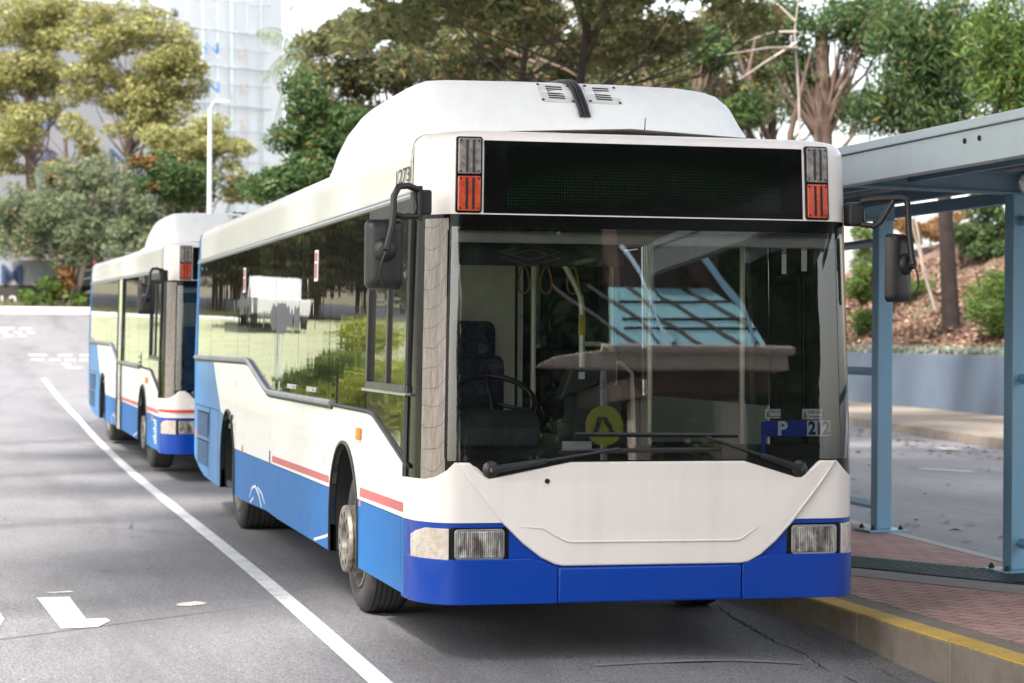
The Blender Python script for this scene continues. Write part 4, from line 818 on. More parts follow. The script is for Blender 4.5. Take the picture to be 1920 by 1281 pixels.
# what only the second bus shows: stripe round the nose, advert strip, small text column
mb = MB(); front_strip(mb, -1.25, 1.25, .80, .832, off=.0275, th=.004); mb.build('nose_stripe', M['red2'], bus2, smooth=40)
mb = MB(); side_poly(mb, [(5.35, ZS), (5.95, ZS), (5.95, 2.44), (5.35, 2.44)], -1, off=.0085, th=.004)
M['advert'] = simple('pale_green_advert', (.50, .56, .30, 1), .5, var=.35, scale=2.2); M['advert2'] = simple('advert_panel', (.48, .46, .42, 1), .5, var=.3, scale=5)
ad = mb.build('advert_strip', M['advert2'], bus2, smooth=0)
mb = MB(); side_poly(mb, [(5.42, 1.9), (5.88, 1.9), (5.88, 2.40), (5.42, 2.40)], -1, off=.0105, th=.002); mb.build('advert_panel', M['advert'], ad, smooth=0); mb = MB(); side_poly(mb, [(5.42, 1.2), (5.88, 1.2), (5.88, 1.5), (5.42, 1.5)], -1, off=.0105, th=.002); mb.build('advert_panel', M['advert'], ad, smooth=0)
mb = MB(); mb.tube([(-1.262, 5.33, ZS), (-1.262, 5.33, 1.1), (-1.234, 5.33, 2.44)], .012, 6); mb.tube([(-1.262, 5.97, ZS), (-1.262, 5.97, 1.1), (-1.234, 5.97, 2.44)], .012, 6); mb.build('advert_edge', M['black'], ad)
mb = MB()
for i in range(9): side_poly(mb, [(.62, .40+.033*i), (.80+.08*((i*7) % 3), .40+.033*i), (.80+.08*((i*7) % 3), .418+.033*i), (.62, .418+.033*i)], -1, off=.004, th=.003)
mb.build('small_print', M['ink_grey'], bus2, smooth=0)
mb = MB(); side_poly(mb, [(1.0, .66), (1.1, .66), (1.1, .72), (1.0, .72)], -1, off=.01, th=.01); mb.build('side_reflector', M['orange'], bus2, smooth=0, bevel=.004)
mb = MB(); mb.lathe([(0, .03), (.05, .03), (.06, 0)], Matrix.Translation((-1.17, 11.3, 2.78)) @ Matrix.Rotation(-math.pi/2, 4, 'Y'), 10); mb.build('tail_beacon', M['sticker_red'], bus2)
# ------------------------------------------------------------------ background
def at(px, py, depth): return CAM+(fw+ri*((px-960)/FPX)-up*((py-640.5)/FPX))*depth
def ground_z(x, y):
    if 11 < y < 69 and x > wx(y)+.2: return ez(x-wx(y)-.2, y)
    return gz(x, y)
M['bark'] = simple('brown_bark', (.115, .075, .055, 1), .9, var=.4, scale=3, bump=.5, bscale=14)
M['dark_bark'] = simple('dark_bark', (.045, .032, .026, 1), .95, var=.5, scale=2.5, bump=.9, bscale=9)
M['pale_bark'] = simple('pale_bark', (.32, .27, .235, 1), .85, var=.3, scale=3, bump=.3, bscale=14)
M['leaf_yellow'] = leafmat('yellow_green_leaves', [(0, (.07, .085, .035, 1)), (.3, (.17, .17, .065, 1)), (.6, (.31, .30, .11, 1)), (.85, (.50, .47, .17, 1)), (1, (.58, .53, .26, 1))])
M['leaf_olive'] = leafmat('olive_leaves', [(0, (.035, .05, .022, 1)), (.3, (.085, .105, .045, 1)), (.6, (.15, .165, .07, 1)), (.85, (.23, .20, .085, 1)), (1, (.38, .25, .11, 1))])
M['leaf_dark'] = leafmat('dark_green_leaves', [(0, (.018, .040, .016, 1)), (.35, (.045, .090, .032, 1)), (.65, (.085, .15, .05, 1)), (.92, (.15, .21, .07, 1)), (1, (.34, .17, .06, 1))])
M['leaf_grey'] = leafmat('grey_green_leaves', [(0, (.045, .07, .04, 1)), (.35, (.10, .15, .085, 1)), (.65, (.18, .23, .125, 1)), (.9, (.30, .29, .16, 1)), (1, (.52, .30, .18, 1))])
M['leaf_bright'] = leafmat('bright_green_leaves', [(0, (.03, .07, .015, 1)), (.4, (.07, .14, .03, 1)), (.8, (.14, .21, .05, 1)), (1, (.28, .26, .06, 1))])
M['leaf_shade'] = leafmat('shade_tree_leaves', [(0, (.08, .085, .07, 1)), (.5, (.13, .135, .11, 1)), (1, (.20, .19, .16, 1))], .15)
M['leaf_tussock'] = leafmat('tussock_leaves', [(0, (.20, .26, .04, 1)), (.5, (.38, .44, .07, 1)), (1, (.58, .52, .10, 1))], .5)
M['leaf_rust'] = leafmat('rusty_leaves', [(0, (.05, .06, .02, 1)), (.35, (.13, .11, .04, 1)), (.7, (.26, .13, .05, 1)), (1, (.42, .20, .09, 1))])
M['grass_blade'] = leafmat('grass_blades', [(0, (.06, .08, .03, 1)), (.5, (.15, .17, .07, 1)), (1, (.32, .30, .16, 1))])

def leaf_mesh(name, C_, L, Wd, droop, mat, parent=None, seed=0):
    r = np.random.default_rng(seed); n = len(C_); d = r.normal(size=(n, 3)); d[:, 2] = d[:, 2]*.6-droop; d /= np.linalg.norm(d, axis=1)[:, None]
    q = r.normal(size=(n, 3)); wv = np.cross(d, q); wv /= np.linalg.norm(wv, axis=1)[:, None]+1e-9
    l = (L*r.uniform(.6, 1.35, n))[:, None]; ww = (Wd*r.uniform(.6, 1.3, n))[:, None]
    V = np.empty((n, 4, 3), np.float32); V[:, 0] = C_-d*l/2; V[:, 1] = C_-d*l*.05+wv*ww/2; V[:, 2] = C_+d*l/2; V[:, 3] = C_-d*l*.05-wv*ww/2
    me = bpy.data.meshes.new(name); me.vertices.add(n*4); me.vertices.foreach_set('co', V.reshape(-1)); me.loops.add(n*4); me.loops.foreach_set('vertex_index', np.arange(n*4, dtype=np.int32))
    me.polygons.add(n); me.polygons.foreach_set('loop_start', np.arange(0, n*4, 4, dtype=np.int32)); me.polygons.foreach_set('loop_total', np.full(n, 4, np.int32)); me.materials.append(mat); me.update(calc_edges=True); me.validate()
    o = bpy.data.objects.new(name, me); COL.objects.link(o)
    if parent: o.parent = parent; o.matrix_parent_inverse = Matrix.Translation(-Vector(parent.location))
    return o
SEED = [100]
def tree(name, label, base_px, D, ells, mat, nleaf, L=.22, Wd=.07, droop=.5, tr=.2, bark='bark', group=None, cat='tree', flat=.6, cr=(.5, 1.1), clumps=None, twigs=True, lean=0, loc=None):
    SEED[0] += 1; r = np.random.default_rng(SEED[0]); rr_ = random.Random(SEED[0])
    if loc is None: b = at(base_px, 500, D); b = Vector((b.x, b.y, 0)); b.z = ground_z(b.x, b.y)-.1
    else: b = Vector(loc)
    root = empty(name, b, label, cat, group)
    cl = []; area = sum(e[2]*e[3] for e in ells); K = clumps or max(8, int(.75*area/ (60*60)*(D/60)**2*4))
    for e in ells:
        k = max(2, int(K*e[2]*e[3]/area))
        for _ in range(k):
            while True:
                u, v, t = r.uniform(-1, 1, 3)
                if u*u+v*v+t*t < 1: break
            p = at(e[0]+u*e[2], e[1]+v*e[3], D) if loc is None else b+Vector((e[0]+u*e[2], e[4]*t if len(e) > 4 else 0, e[1]+v*e[3]))
            if loc is None: p = p+fw*(t*e[2]/FPX*D*.8)
            cl.append((p, r.uniform(*cr)))
    per = max(6, nleaf//len(cl)); P_ = []
    for p, s in cl:
        n = int(per*(s/np.mean(cr))**2); q = r.normal(size=(n, 3)); q /= np.linalg.norm(q, axis=1)[:, None]; q *= (r.uniform(.25, 1, n)**.5)[:, None]*s; q[:, 2] = q[:, 2]*flat; P_.append(q+np.array(p))
    pts = np.concatenate(P_); pts = pts[pts[:, 2] > b.z+.1]
    leaf_mesh('crown', pts, L, Wd, droop, M[mat] if isinstance(mat, str) else mat, root, SEED[0])
    # trunk forks towards a share of the clumps
    mb = MB(); cen = sum((p for p, _ in cl), Vector())/len(cl); top = Vector((cen.x*.6+b.x*.4+lean, cen.y*.6+b.y*.4, cen.z)); H_ = top.z-b.z
    tp = [b+(top-b)*t+Vector((rr_.uniform(-1, 1), rr_.uniform(-1, 1), 0))*tr*.8*(1 if 0 < t else 0) for t in (0, .25, .5, .75, 1)]; mb.tube(tp, [tr*1.15, tr, tr*.85, tr*.7, tr*.5], 9)
    if twigs:
        for p, s in rr_.sample(cl, min(len(cl), 34)):
            t = max(.12, min(.95, ((p.z-b.z)/H_-.22 if H_ > .1 else .5)*.9)); q = b+(top-b)*t; m = q*.5+p*.5+Vector((rr_.uniform(-.3, .3), rr_.uniform(-.3, .3), -.12*(p-q).length)); R_ = tr*(.42-.26*t); mb.tube([q, q*.7+m*.3+Vector((0, 0, .02)), m, p], [R_, R_*.8, R_*.55, R_*.15], 6)
    o = mb.build('trunk', M[bark], None, smooth=60, fix=False); o.parent = root; o.matrix_parent_inverse = Matrix.Translation(-b)
    return root
GL, GM, GR = 'yellowing trees before the wrapped building', 'dense trees behind the buses', 'trees on the right embankment'
# far left: umbrella-topped yellow trees
tree('umbrella_tree', 'tall yellow green tree at the left edge of the photo', 60, 92, [(40, 60, 70, 60), (20, 160, 60, 50), (110, 40, 60, 45), (70, 130, 70, 45), (20, 270, 50, 60), (90, 200, 45, 25)], 'leaf_yellow', 27000, .20, .07, .1, .24, 'bark', GL, flat=.5, cr=(.5, 1.0), clumps=95)
tree('umbrella_tree', 'broad yellow topped tree with dark trunk before the lettered building', 225, 90, [(230, 40, 70, 40), (300, 90, 75, 50), (180, 90, 60, 40), (240, 200, 70, 50), (320, 190, 55, 55), (170, 150, 40, 30), (345, 110, 40, 50), (225, 165, 60, 35)], 'leaf_yellow', 31000, .20, .07, .1, .22, 'bark', GL, flat=.45, cr=(.5, 1.0), clumps=110)
tree('umbrella_tree', 'slim yellow green tree half hiding the lower lettering', 150, 88, [(150, 250, 35, 40), (120, 310, 30, 25), (175, 300, 18, 18), (40, 230, 40, 40)], 'leaf_yellow', 4500, .20, .07, .1, .13, 'bark', GL, flat=.5, cr=(.35, .75), clumps=40)
tree('umbrella_tree', 'small open yellow green tree in front of the pale scaffolding', 400, 84, [(340, 300, 60, 50), (420, 285, 42, 40), (300, 260, 45, 40), (440, 340, 25, 40), (350, 370, 50, 25), (390, 250, 28, 25)], 'leaf_yellow', 16000, .19, .065, .1, .15, 'bark', GL, flat=.5, cr=(.4, .85), clumps=55)
tree('umbrella_tree', 'dark green rounded tree right above the second bus roof', 330, 82, [(345, 345, 45, 45), (300, 330, 40, 35)], 'leaf_dark', 7000, .22, .08, .1, .12, 'bark', GL, flat=.6, cr=(.4, .8), clumps=26)
tree('shrubby_tree', 'grey green bushy tree with pale branches beside the far road end', 150, 82, [(60, 400, 80, 70), (170, 390, 95, 75), (260, 400, 60, 65), (130, 455, 80, 40), (230, 470, 80, 50), (40, 440, 45, 40), (150, 330, 70, 30)], 'leaf_grey', 36000, .22, .06, .25, .16, 'pale_bark', None, flat=.75, cr=(.4, .85), clumps=130)
tree('shrubby_tree', 'rust tipped bush growing low by the hoarding numbers', 125, 81.5, [(125, 530, 18, 22), (285, 320, 14, 22), (300, 355, 16, 12), (105, 335, 20, 14), (255, 310, 12, 14)], 'leaf_rust', 1500, .24, .08, .3, .03, 'pale_bark', None, flat=.8, cr=(.2, .4), clumps=12, twigs=False)
tree('shrubby_tree', 'low bright shrub in front of the dark hoarding', 100, 81.6, [(100, 545, 35, 22), (55, 560, 20, 12), (150, 560, 15, 14)], 'leaf_bright', 2200, .2, .07, .3, .03, 'pale_bark', None, flat=.8, cr=(.2, .4), clumps=22, twigs=False)
# middle
tree('broad_tree', 'broad olive tree with rusty leaves behind the first bus', 700, 60, [(720, 90, 120, 90), (620, 110, 70, 90), (640, 210, 80, 90), (850, 60, 110, 75), (800, 150, 120, 70), (920, 130, 90, 60), (720, 250, 110, 60), (960, 60, 70, 60)], 'leaf_olive', 36000, .20, .065, .35, .26, 'bark', GM, flat=.6, cr=(.3, .7), clumps=210)
tree('broad_tree', 'dark green tree low at the left end of the wood behind the buses', 590, 57, [(570, 290, 55, 60), (610, 330, 60, 50), (530, 360, 50, 30), (640, 260, 50, 50), (580, 200, 30, 60)], 'leaf_dark', 20000, .18, .07, .3, .18, 'bark', GM, flat=.7, cr=(.35, .7), clumps=75)
tree('broad_tree', 'olive tree with bare slanting branches above the roof pod strap', 1090, 62, [(1080, 60, 90, 70), (1180, 60, 90, 60), (1040, 150, 80, 60), (1160, 150, 90, 60), (1000, 20, 60, 40)], 'leaf_olive', 16000, .19, .06, .35, .22, 'pale_bark', GM, flat=.6, cr=(.35, .75), clumps=130)
tree('broad_tree', 'thin green tree between the roof pod and the thick trunk', 1330, 64, [(1290, 70, 80, 60), (1390, 60, 70, 60), (1320, 160, 80, 60), (1430, 150, 60, 70), (1250, 150, 50, 50)], 'leaf_olive', 11000, .19, .06, .4, .16, 'bark', GM, flat=.6, cr=(.35, .75), clumps=95)
tree('leaning_tree', 'dark tree whose trunk leans up left behind the bus roof', 1465, 58, [(1340, 90, 50, 40), (1400, 200, 50, 40), (1300, 200, 40, 30)], 'leaf_dark', 6000, .18, .06, .4, .26, 'bark', GM, flat=.6, cr=(.3, .6), clumps=36, lean=-2.2)
tree('broad_tree', 'loose olive tree filling the wood behind the roof pod', 1150, 72, [(1050, 120, 120, 70), (1200, 150, 110, 70), (950, 180, 90, 70), (1330, 190, 90, 60)], 'leaf_olive', 20000, .22, .07, .35, .2, 'dark_bark', GM, flat=.6, cr=(.4, .8), clumps=120)
tree('broad_tree', 'dark green tree filling the wood right of the roof pod', 1430, 74, [(1400, 60, 90, 60), (1450, 170, 90, 60), (1560, 200, 60, 50)], 'leaf_dark', 12000, .22, .07, .35, .2, 'dark_bark', GM, flat=.6, cr=(.4, .8), clumps=80)
# right
tr_ = tree('tall_tree', 'tall tree with thick straight brown trunk right of the bus roof', 1532, 60, [(1560, 30, 60, 40), (1470, 40, 60, 40), (1620, 80, 50, 50), (1640, 10, 60, 30), (1500, 130, 40, 40)], 'leaf_dark', 9000, .18, .06, .4, .36, 'bark', GR, flat=.6, cr=(.3, .6), clumps=85)
tree('drooping_tree', 'drooping green gum tree over the shelter roof', 1785, 54, [(1700, 60, 70, 60), (1780, 70, 70, 70), (1700, 170, 70, 50), (1800, 160, 60, 60), (1650, 210, 50, 30), (1740, 220, 80, 30)], 'leaf_dark', 17000, .24, .045, 1.0, .20, 'dark_bark', GR, flat=1.0, cr=(.35, .7), clumps=120)
tree('drooping_tree', 'bright drooping gum tree at the right edge of the photo', 1905, 50, [(1870, 60, 60, 60), (1930, 120, 60, 70), (1870, 150, 45, 50), (1900, 220, 60, 30)], 'leaf_bright', 10000, .24, .045, 1.0, .16, 'bark', GR, flat=1.0, cr=(.35, .7), clumps=75)
def bare(name, label, segs, r0, bark, D, cat='tree', group=None):
    if D is None: D = bank(*segs[0][0])[0]
    b = at(*segs[0][0], D); b.z = min(b.z, ground_z(b.x, b.y)) if 0 else b.z
    root = empty(name, b, label, cat, group); mb = MB()
    for s in segs: 
        pts = [at(px, py, D+dd) for px, py, *q in s for dd in [(q[0] if q else 0)]]; n = len(pts); mb.tube(pts, [r0*(1-.75*i/(n-1)) for i in range(n)], 6)
    o = mb.build('trunk', M[bark], None, smooth=60, fix=False); o.parent = root; o.matrix_parent_inverse = Matrix.Translation(-b); return root
bare('bare_tree', 'pale leafless branches sweeping left beside the thick trunk', [[(1500, 330), (1498, 180), (1490, 60), (1500, -30)], [(1495, 90), (1440, 90, -1), (1390, 98, -2), (1345, 104, -2)], [(1495, 60), (1450, 60), (1400, 78, -1)], [(1490, 40), (1460, 10), (1420, -10)], [(1494, 80), (1430, 120), (1385, 150)]], .045, 'pale_bark', 58)
bare('bare_tree', 'bare brown stems crossing behind the right end of the bus roof', [[(1450, 400), (1440, 260), (1412, 190), (1380, 90), (1350, 0)], [(1412, 190), (1405, 130), (1420, 60)], [(1425, 400), (1415, 270), (1385, 200), (1300, 100), (1240, 30)], [(1480, 400), (1482, 250), (1500, 180), (1520, 100)]], .12, 'bark', 59)
bare('bare_tree', 'pale branches reaching up through the olive tree', [[(1230, 300), (1225, 170), (1190, 90), (1120, 10)], [(1210, 130), (1200, 60), (1205, -10)], [(1190, 90), (1150, 90), (1110, 70)], [(1000, 250), (1010, 110), (1060, 130, -1), (1085, 145, -1)], [(1005, 120), (940, 90), (880, 85)], [(1000, 60), (930, 30), (860, 36)]], .075, 'bark', 57)
# palm whose fronds hang beside the building
def palm(label, cx, cy, D, fr, tr=.14):
    c = at(cx, cy, D); b = Vector((c.x, c.y, gz(c.x, c.y)-.1)); root = empty('palm', b, label, 'palm tree'); inv = Matrix.Translation(-b)
    mb = MB(); mb.tube([b, b*.5+c*.5, c], [tr*1.2, tr, tr*.9], 8); o = mb.build('trunk', M['pale_bark'], None); o.parent = root; o.matrix_parent_inverse = inv
    for (ex, ey, dd) in fr:
        e = at(ex, ey, D+dd); pts = []; m = c*.45+e*.55+Vector((0, 0, .5*(c-e).length*.8))
        for i in range(13): t = i/12; pts.append(c*(1-t)**2+m*2*t*(1-t)+e*t*t)
        mb = MB(); mb.tube(pts, [.03*(1-.8*i/12) for i in range(13)], 5)
        for i in range(2, 90):
            t = i/90; k = min(11, int(t*12)); p = pts[k]+(pts[k+1]-pts[k])*(t*12-k); dr = (pts[k+1]-pts[k]).normalized(); sd_ = dr.cross(Vector((0, 0, 1))); sd_ = sd_.normalized() if sd_.length > .01 else Vector((1, 0, 0)); s_ = 1 if i % 2 else -1; ln_ = .75*math.sin(math.pi*(.15+.8*t))
            q = p+sd_*s_*ln_*.35+dr*.2*ln_+Vector((random.uniform(-.05, .05), random.uniform(-.05, .05), -ln_*.9)); w_ = dr*.011; mm = p*.5+q*.5+Vector((0, 0, .12*ln_)); mb.add([p, mm+w_, q, mm-w_], [(0, 1, 2, 3)])
        o = mb.build('frond', M['leaf_grey'], None, smooth=0, fix=False); o.parent = root; o.matrix_parent_inverse = inv
palm('palm with long drooping fronds between the building and the wood', 575, 95, 63, [(492, 150, -.5), (508, 260, .3), (530, 330, .4), (480, 60, .2), (560, 260, -.6), (610, 200, .5), (650, 60, 0), (545, 10, .6), (520, 120, 1.0)])
# embankment plants
def bank(px, py):       # first point of the bank surface seen along that sight line
    for i in range(800):
        D = 36+i*.1; p = at(px, py, D); s = p.x-wx(p.y)-.2
        if s > .35 and p.z <= ez(s, p.y): return D, p
    return D, p
def bush(label, px, py, D, rx, ry, mat, n, L=.14, Wd=.05, droop=.3, name='bush', group='bushes on the embankment', flat=.8, cr=(.2, .4), kc=None):
    D, b = bank(px, py+ry*.8); gzv = ground_z(b.x, b.y); loc = Vector((b.x, b.y, gzv-.05)); sx = rx/FPX*D; szz = max(ry/FPX*D, .3); zc = szz*.8
    return tree(name, label, px, D, [(0, zc, sx, szz, sx)], mat, n, L, Wd, droop, .03, 'pale_bark', group, 'bush', flat=flat, cr=cr, clumps=kc or max(8, int(rx*ry/90)), loc=loc)
bush('green bush just right of the bus corner on the embankment', 1622, 500, 44, 26, 90, 'leaf_bright', 6000)
bush('rusty leaved bush under the shelter roof', 1745, 425, 52, 70, 45, 'leaf_rust', 6500, droop=.7, L=.2)
bush('large dark green bush behind the second shelter post', 1845, 430, 55, 60, 70, 'leaf_dark', 9000, L=.17)
bush('yellow green feathery bush hanging over the retaining wall top', 1868, 570, 44.5, 48, 75, 'leaf_bright', 9000, L=.2, Wd=.025, droop=.2)
bush('low green bush beneath the bus mirror', 1700, 540, 50, 40, 30, 'leaf_bright', 3500, L=.18, Wd=.03)
bush('dark undergrowth bush behind the rusty one', 1680, 400, 60, 60, 50, 'leaf_dark', 6000, L=.17)
bush('small weed by the left shelter post', 1618, 610, 45, 20, 22, 'leaf_bright', 1200, L=.12)
bush('olive bush filling the bank top beside the first post', 1655, 400, 60, 80, 65, 'leaf_olive', 8000, L=.18)
bush('dark bush filling the bank top under the beams', 1800, 385, 60, 100, 50, 'leaf_dark', 8000, L=.18)
bush('olive bush high on the bank behind the beams', 1780, 330, 64, 130, 60, 'leaf_olive', 12000, L=.2)
for i, (px, D, s_) in enumerate([(1760, 47, .5)]): pass
bare('tree_stump', 'thick dark stump on the leaf covered bank', [[(1790, 492), (1792, 455), (1790, 430)]], .26, 'bark', None, cat='stump')
bare('sapling', 'thin pale forked sapling leaning on the bank', [[(1755, 585), (1735, 520), (1715, 440), (1700, 370)], [(1732, 510), (1722, 440), (1708, 370), (1690, 330)]], .05, 'pale_bark', None, cat='sapling')
bare('fallen_branch', 'dark fallen branch lying on the bank', [[(1750, 523), (1775, 530), (1800, 522)]], .10, 'bark', None, cat='branch')
# leaf litter, fringe planting and grass
def scatter_on(n, fx, mat, name, L, W_, droop, kind='stuff', label=None, cat=None):
    pts = np.array([fx() for _ in range(n)]); o = leaf_mesh(name, pts, L, W_, droop, mat, None, 5); tag(o, label, cat, kind=kind); return o
M['dry_leaf'] = leafmat('dry_leaves', [(0, (.04, .02, .012, 1)), (.4, (.12, .062, .038, 1)), (.75, (.24, .145, .095, 1)), (1, (.46, .34, .26, 1))], .1)
def lit():
    y = random.uniform(20, 62); s = abs(random.gauss(0, 5))+.05; x = wx(y)+.2+s; return (x, y, ez(s, y)+random.uniform(.0, .09))
scatter_on(26000, lit, M['dry_leaf'], 'leaf_litter', .17, .09, 0, label='brown fallen leaves covering the embankment', cat='leaf litter')
def fringe():
    y = random.uniform(20, 54); s = random.uniform(.0, .5); return (wx(y)+.2+s, y, 1.45+random.uniform(0, .16))
M['succulent'] = leafmat('grey_ground_cover', [(0, (.12, .16, .12, 1)), (.6, (.26, .31, .25, 1)), (.93, (.36, .40, .33, 1)), (1, (.5, .36, .05, 1))])
scatter_on(9000, fringe, M['succulent'], 'ground_cover', .12, .05, -.3, label='grey green ground cover along the wall top', cat='ground cover')
def roadleaf():
    y = random.uniform(6, 40); x = random.uniform(4.2, 16); 
    while x > wx(y)-4: x = random.uniform(4.2, 16); y = random.uniform(6, 40)
    return (x, y, .012)
pts = []
for _ in range(520): pts.append(roadleaf())
for _ in range(260):
    y = random.uniform(16, 40); pts.append((10.2+(y-8)*.15-abs(random.gauss(0, .5))-.05, y, .012))
mb = MB()
for x, y, z in pts:
    a = random.uniform(0, 6.28); l = random.uniform(.03, .09); w_ = l*random.uniform(.3, .6); c, s = math.cos(a), math.sin(a); t = random.uniform(0, .02); mb.add([(x-l*c, y-l*s, z), (x+w_*s, y-w_*c, z+t), (x+l*c, y+l*s, z), (x-w_*s, y+w_*c, z+t)], [(0, 1, 2, 3)])
tag(mb.build('fallen_leaves', M['dry_leaf'], smooth=0, fix=False), 'scattered dry leaves on the back road', 'fallen leaves', kind='stuff')

# far road end: pale kerb, rough grass, hoarding with lettering
mb = MB(); mb.grid([[(x, 70.4+.02*x, gz(0, 70)-.1), (x, 70.4+.02*x, gz(0, 70)+.22), (x, 71.3+.02*x, gz(0, 71)+.20), (x, 71.3+.02*x, gz(0, 71)-.1)] for x in (-40, -20, -8, -3, 0, 2.6)]); tag(mb.build('road_end_kerb', simple('pale_concrete', (.62, .61, .58, 1), .8)), kind='structure')
mb = MB(); mb.grid([[(x, y, gz(0, 72)+(y-71.3)*.06+.1) for x in (-60, -20, -8, -3, 0, 3, 9, 30)] for y in (71.35, 75, 80, 90, 130)]); tag(mb.build('rough_verge', simple('verge_soil', (.10, .09, .05, 1), .95, var=.4)), kind='structure')
def gb():
    return (random.uniform(-9, 3.2), random.uniform(71.5, 74.2), gz(0, 72)+.1+abs(random.gauss(0, .10)))
scatter_on(7000, gb, M['grass_blade'], 'rough_grass', .26, .03, -.9, label='long rough grass at the far road end', cat='grass')
M['board'] = simple('dark_timber_hoarding', (.028, .022, .02, 1), .8, var=.3); M['board_pale'] = simple('grey_hoarding', (.20, .21, .23, 1), .7); M['digit'] = simple('pale_digit_paint', (.44, .43, .42, 1), .6); M['navy'] = simple('navy_letter', (.012, .035, .10, 1), .6)
D_ = 83.5; z0 = gz(0, 72)+.1
hb0 = at(-60, 590, D_); ho = empty('site_hoarding', Vector((-3, 73.6, z0)), 'dark timber hoarding with pale numbers below a grey strip, behind the rough grass', 'hoarding'); hinv = Matrix.Translation(-ho.location)
def addp(mb, name, mat, par, inv, **k):
    o = mb.build(name, mat, None, **k); o.parent = par; o.matrix_parent_inverse = inv; return o
ax = at(-80, 535, D_); bx = at(330, 535, D_); dx_ = (bx-ax); dx_.z = 0; dx_.normalize(); nrm = Vector((dx_.y, -dx_.x, 0))
zt = at(100, 535, D_).z; zt2 = at(100, 488, D_).z
def wallp(mb, a, b, z0_, z1_, th=.08):
    q = [a, b]; vs = [(p.x+n_.x, p.y+n_.y, z) for n_ in (Vector((0, 0, 0)), -nrm*th) for p in q for z in (z0_, z1_)]
    mb.add(vs, [(0, 2, 3, 1), (4, 5, 7, 6), (0, 1, 5, 4), (2, 6, 7, 3), (1, 3, 7, 5), (0, 4, 6, 2)])
mb = MB(); wallp(mb, ax, bx, z0-.3, zt); bp = addp(mb, 'board_panel', M['board'], ho, hinv, smooth=0)
mb = MB(); wallp(mb, ax, bx, zt+.003, zt2); bp2 = addp(mb, 'upper_panel', M['board_pale'], ho, hinv, smooth=0)
def ltext(s, px, py, D, h, mat, par, inv, sx=1, name='sign_letter'):
    p = at(px, py, D)+nrm*.03; o = text(name, s, mat, None, frame(p, dx_, (0, 0, 1)), h, extrude=.012, offset=.008, sx=sx); o.parent = par; o.matrix_parent_inverse = inv; return o
for s, px in (('1', 4), ('2', 25), ('4', 63), ('8', 115), ('9', 140)): ltext(s, px, 568, D_-.05, .68, M['digit'], ho, hinv, 1.0)
ltext('M', 22, 517, D_-.05, 1.02, M['navy'], ho, hinv, 1.15)

# building wrapped in scaffold sheeting
M['wrap'] = simple('white_scaffold_wrap', (.80, .81, .82, 1), .7, var=.05, scale=1.2); M['wrap_grey'] = simple('grey_site_wall', (.13, .135, .15, 1), .8, var=.1); M['tube'] = simple('galvanised_tube', (.46, .53, .55, 1), .5); M['deck'] = simple('scaffold_deck', (.20, .22, .23, 1), .7); M['wrap_blue'] = simple('pale_blue_print', (.10, .25, .50, 1), .7); M['wrap_tan'] = simple('faded_tan_print', (.62, .52, .44, 1), .7)
DB = 112; bl = Vector((at(-200, 590, DB).x, at(-200, 590, DB).y, 2)); bd = empty('scaffolded_building', bl, 'tall building wrapped in white scaffold sheeting with blue lettering', 'building'); binv = Matrix.Translation(-bl)
def bpt(px, py, D=DB): return at(px, py, D)
def quad(mb, p, back): 
    vs = [Vector(q) for q in p]+[Vector(q)+back for q in p]; mb.add(vs, [(0, 1, 2, 3), (7, 6, 5, 4), (0, 4, 5, 1), (1, 5, 6, 2), (2, 6, 7, 3), (3, 7, 4, 0)])
bk = Vector((fw.x, fw.y, 0))*6
mb = MB(); quad(mb, [bpt(-260, 640), bpt(348, 640), bpt(348, 20), bpt(-260, -40)], bk); w1 = addp(mb, 'lower_wall', M['wrap_grey'], bd, binv, smooth=0)
mb = MB(); quad(mb, [bpt(350, 640, DB-1), bpt(512, 640, DB+6), bpt(506, -160, DB+6), bpt(318, -160, DB-1)], bk); w2 = addp(mb, 'sheeting', M['wrap'], bd, binv, smooth=0)
def ft(px): return DB-1+7*(px-350)/160
for px in (383, 437, 492):
    mb = MB(); mb.tube([at(px, 420, ft(px)-.4), at(px-2, -60, ft(px)-.4)], .10 if px == 437 else .07, 6); addp(mb, 'scaffold_pole', M['tube'], bd, binv)
for px in (352, 410, 465):
    mb = MB(); mb.tube([at(px, 420, ft(px)-.4), at(px-2, -60, ft(px)-.4)], .03, 5); addp(mb, 'scaffold_pole', M['tube'], bd, binv)
for y0, y1 in ((-8, 12), (46, 70), (80, 100), (116, 134), (150, 165), (188, 206), (240, 250), (300, 306), (340, 344)):
    mb = MB(); mb.tube([at(322, y0, ft(322)-.45), at(508, y1, ft(508)-.45)], .06 if y0 in (46, 116, 188) else .03, 5); addp(mb, 'ledger_tube', M['tube'], bd, binv)
for y0, y1 in ((8, 14), (28, 33)):
    mb = MB(); quad(mb, [bpt(240, y0+10, DB-3), bpt(326, y1+10, DB-3), bpt(326, y1, DB-3), bpt(240, y0, DB-3)], Vector((fw.x, fw.y, 0))*1.5); addp(mb, 'scaffold_deck', M['deck'], bd, binv, smooth=0)
for px in (262, 317):
    mb = MB(); mb.tube([bpt(px, 60, DB-3), bpt(px, -30, DB-3)], .14, 6); addp(mb, 'scaffold_pole', M['tube'], bd, binv)
for s, px, py, h, sx in (('ER', 84, 226, 1.15, 1.15), ('ER', 84, 297, 1.15, 1.15), ('ON', 200, 297, 1.25, 1.25)): ltext(s, px, py, DB-.05, h, M['navy'], bd, binv, sx, 'banner_letter')
for s, px, py, h in (('N', 398, 92, .85), ('ON', 384, 165, .85), ('N', 396, 226, .85), ('ON', 392, 318, .8)): ltext(s, px, py, ft(px)-.3, h, M['wrap_blue'], bd, binv, 1.2, 'banner_letter')
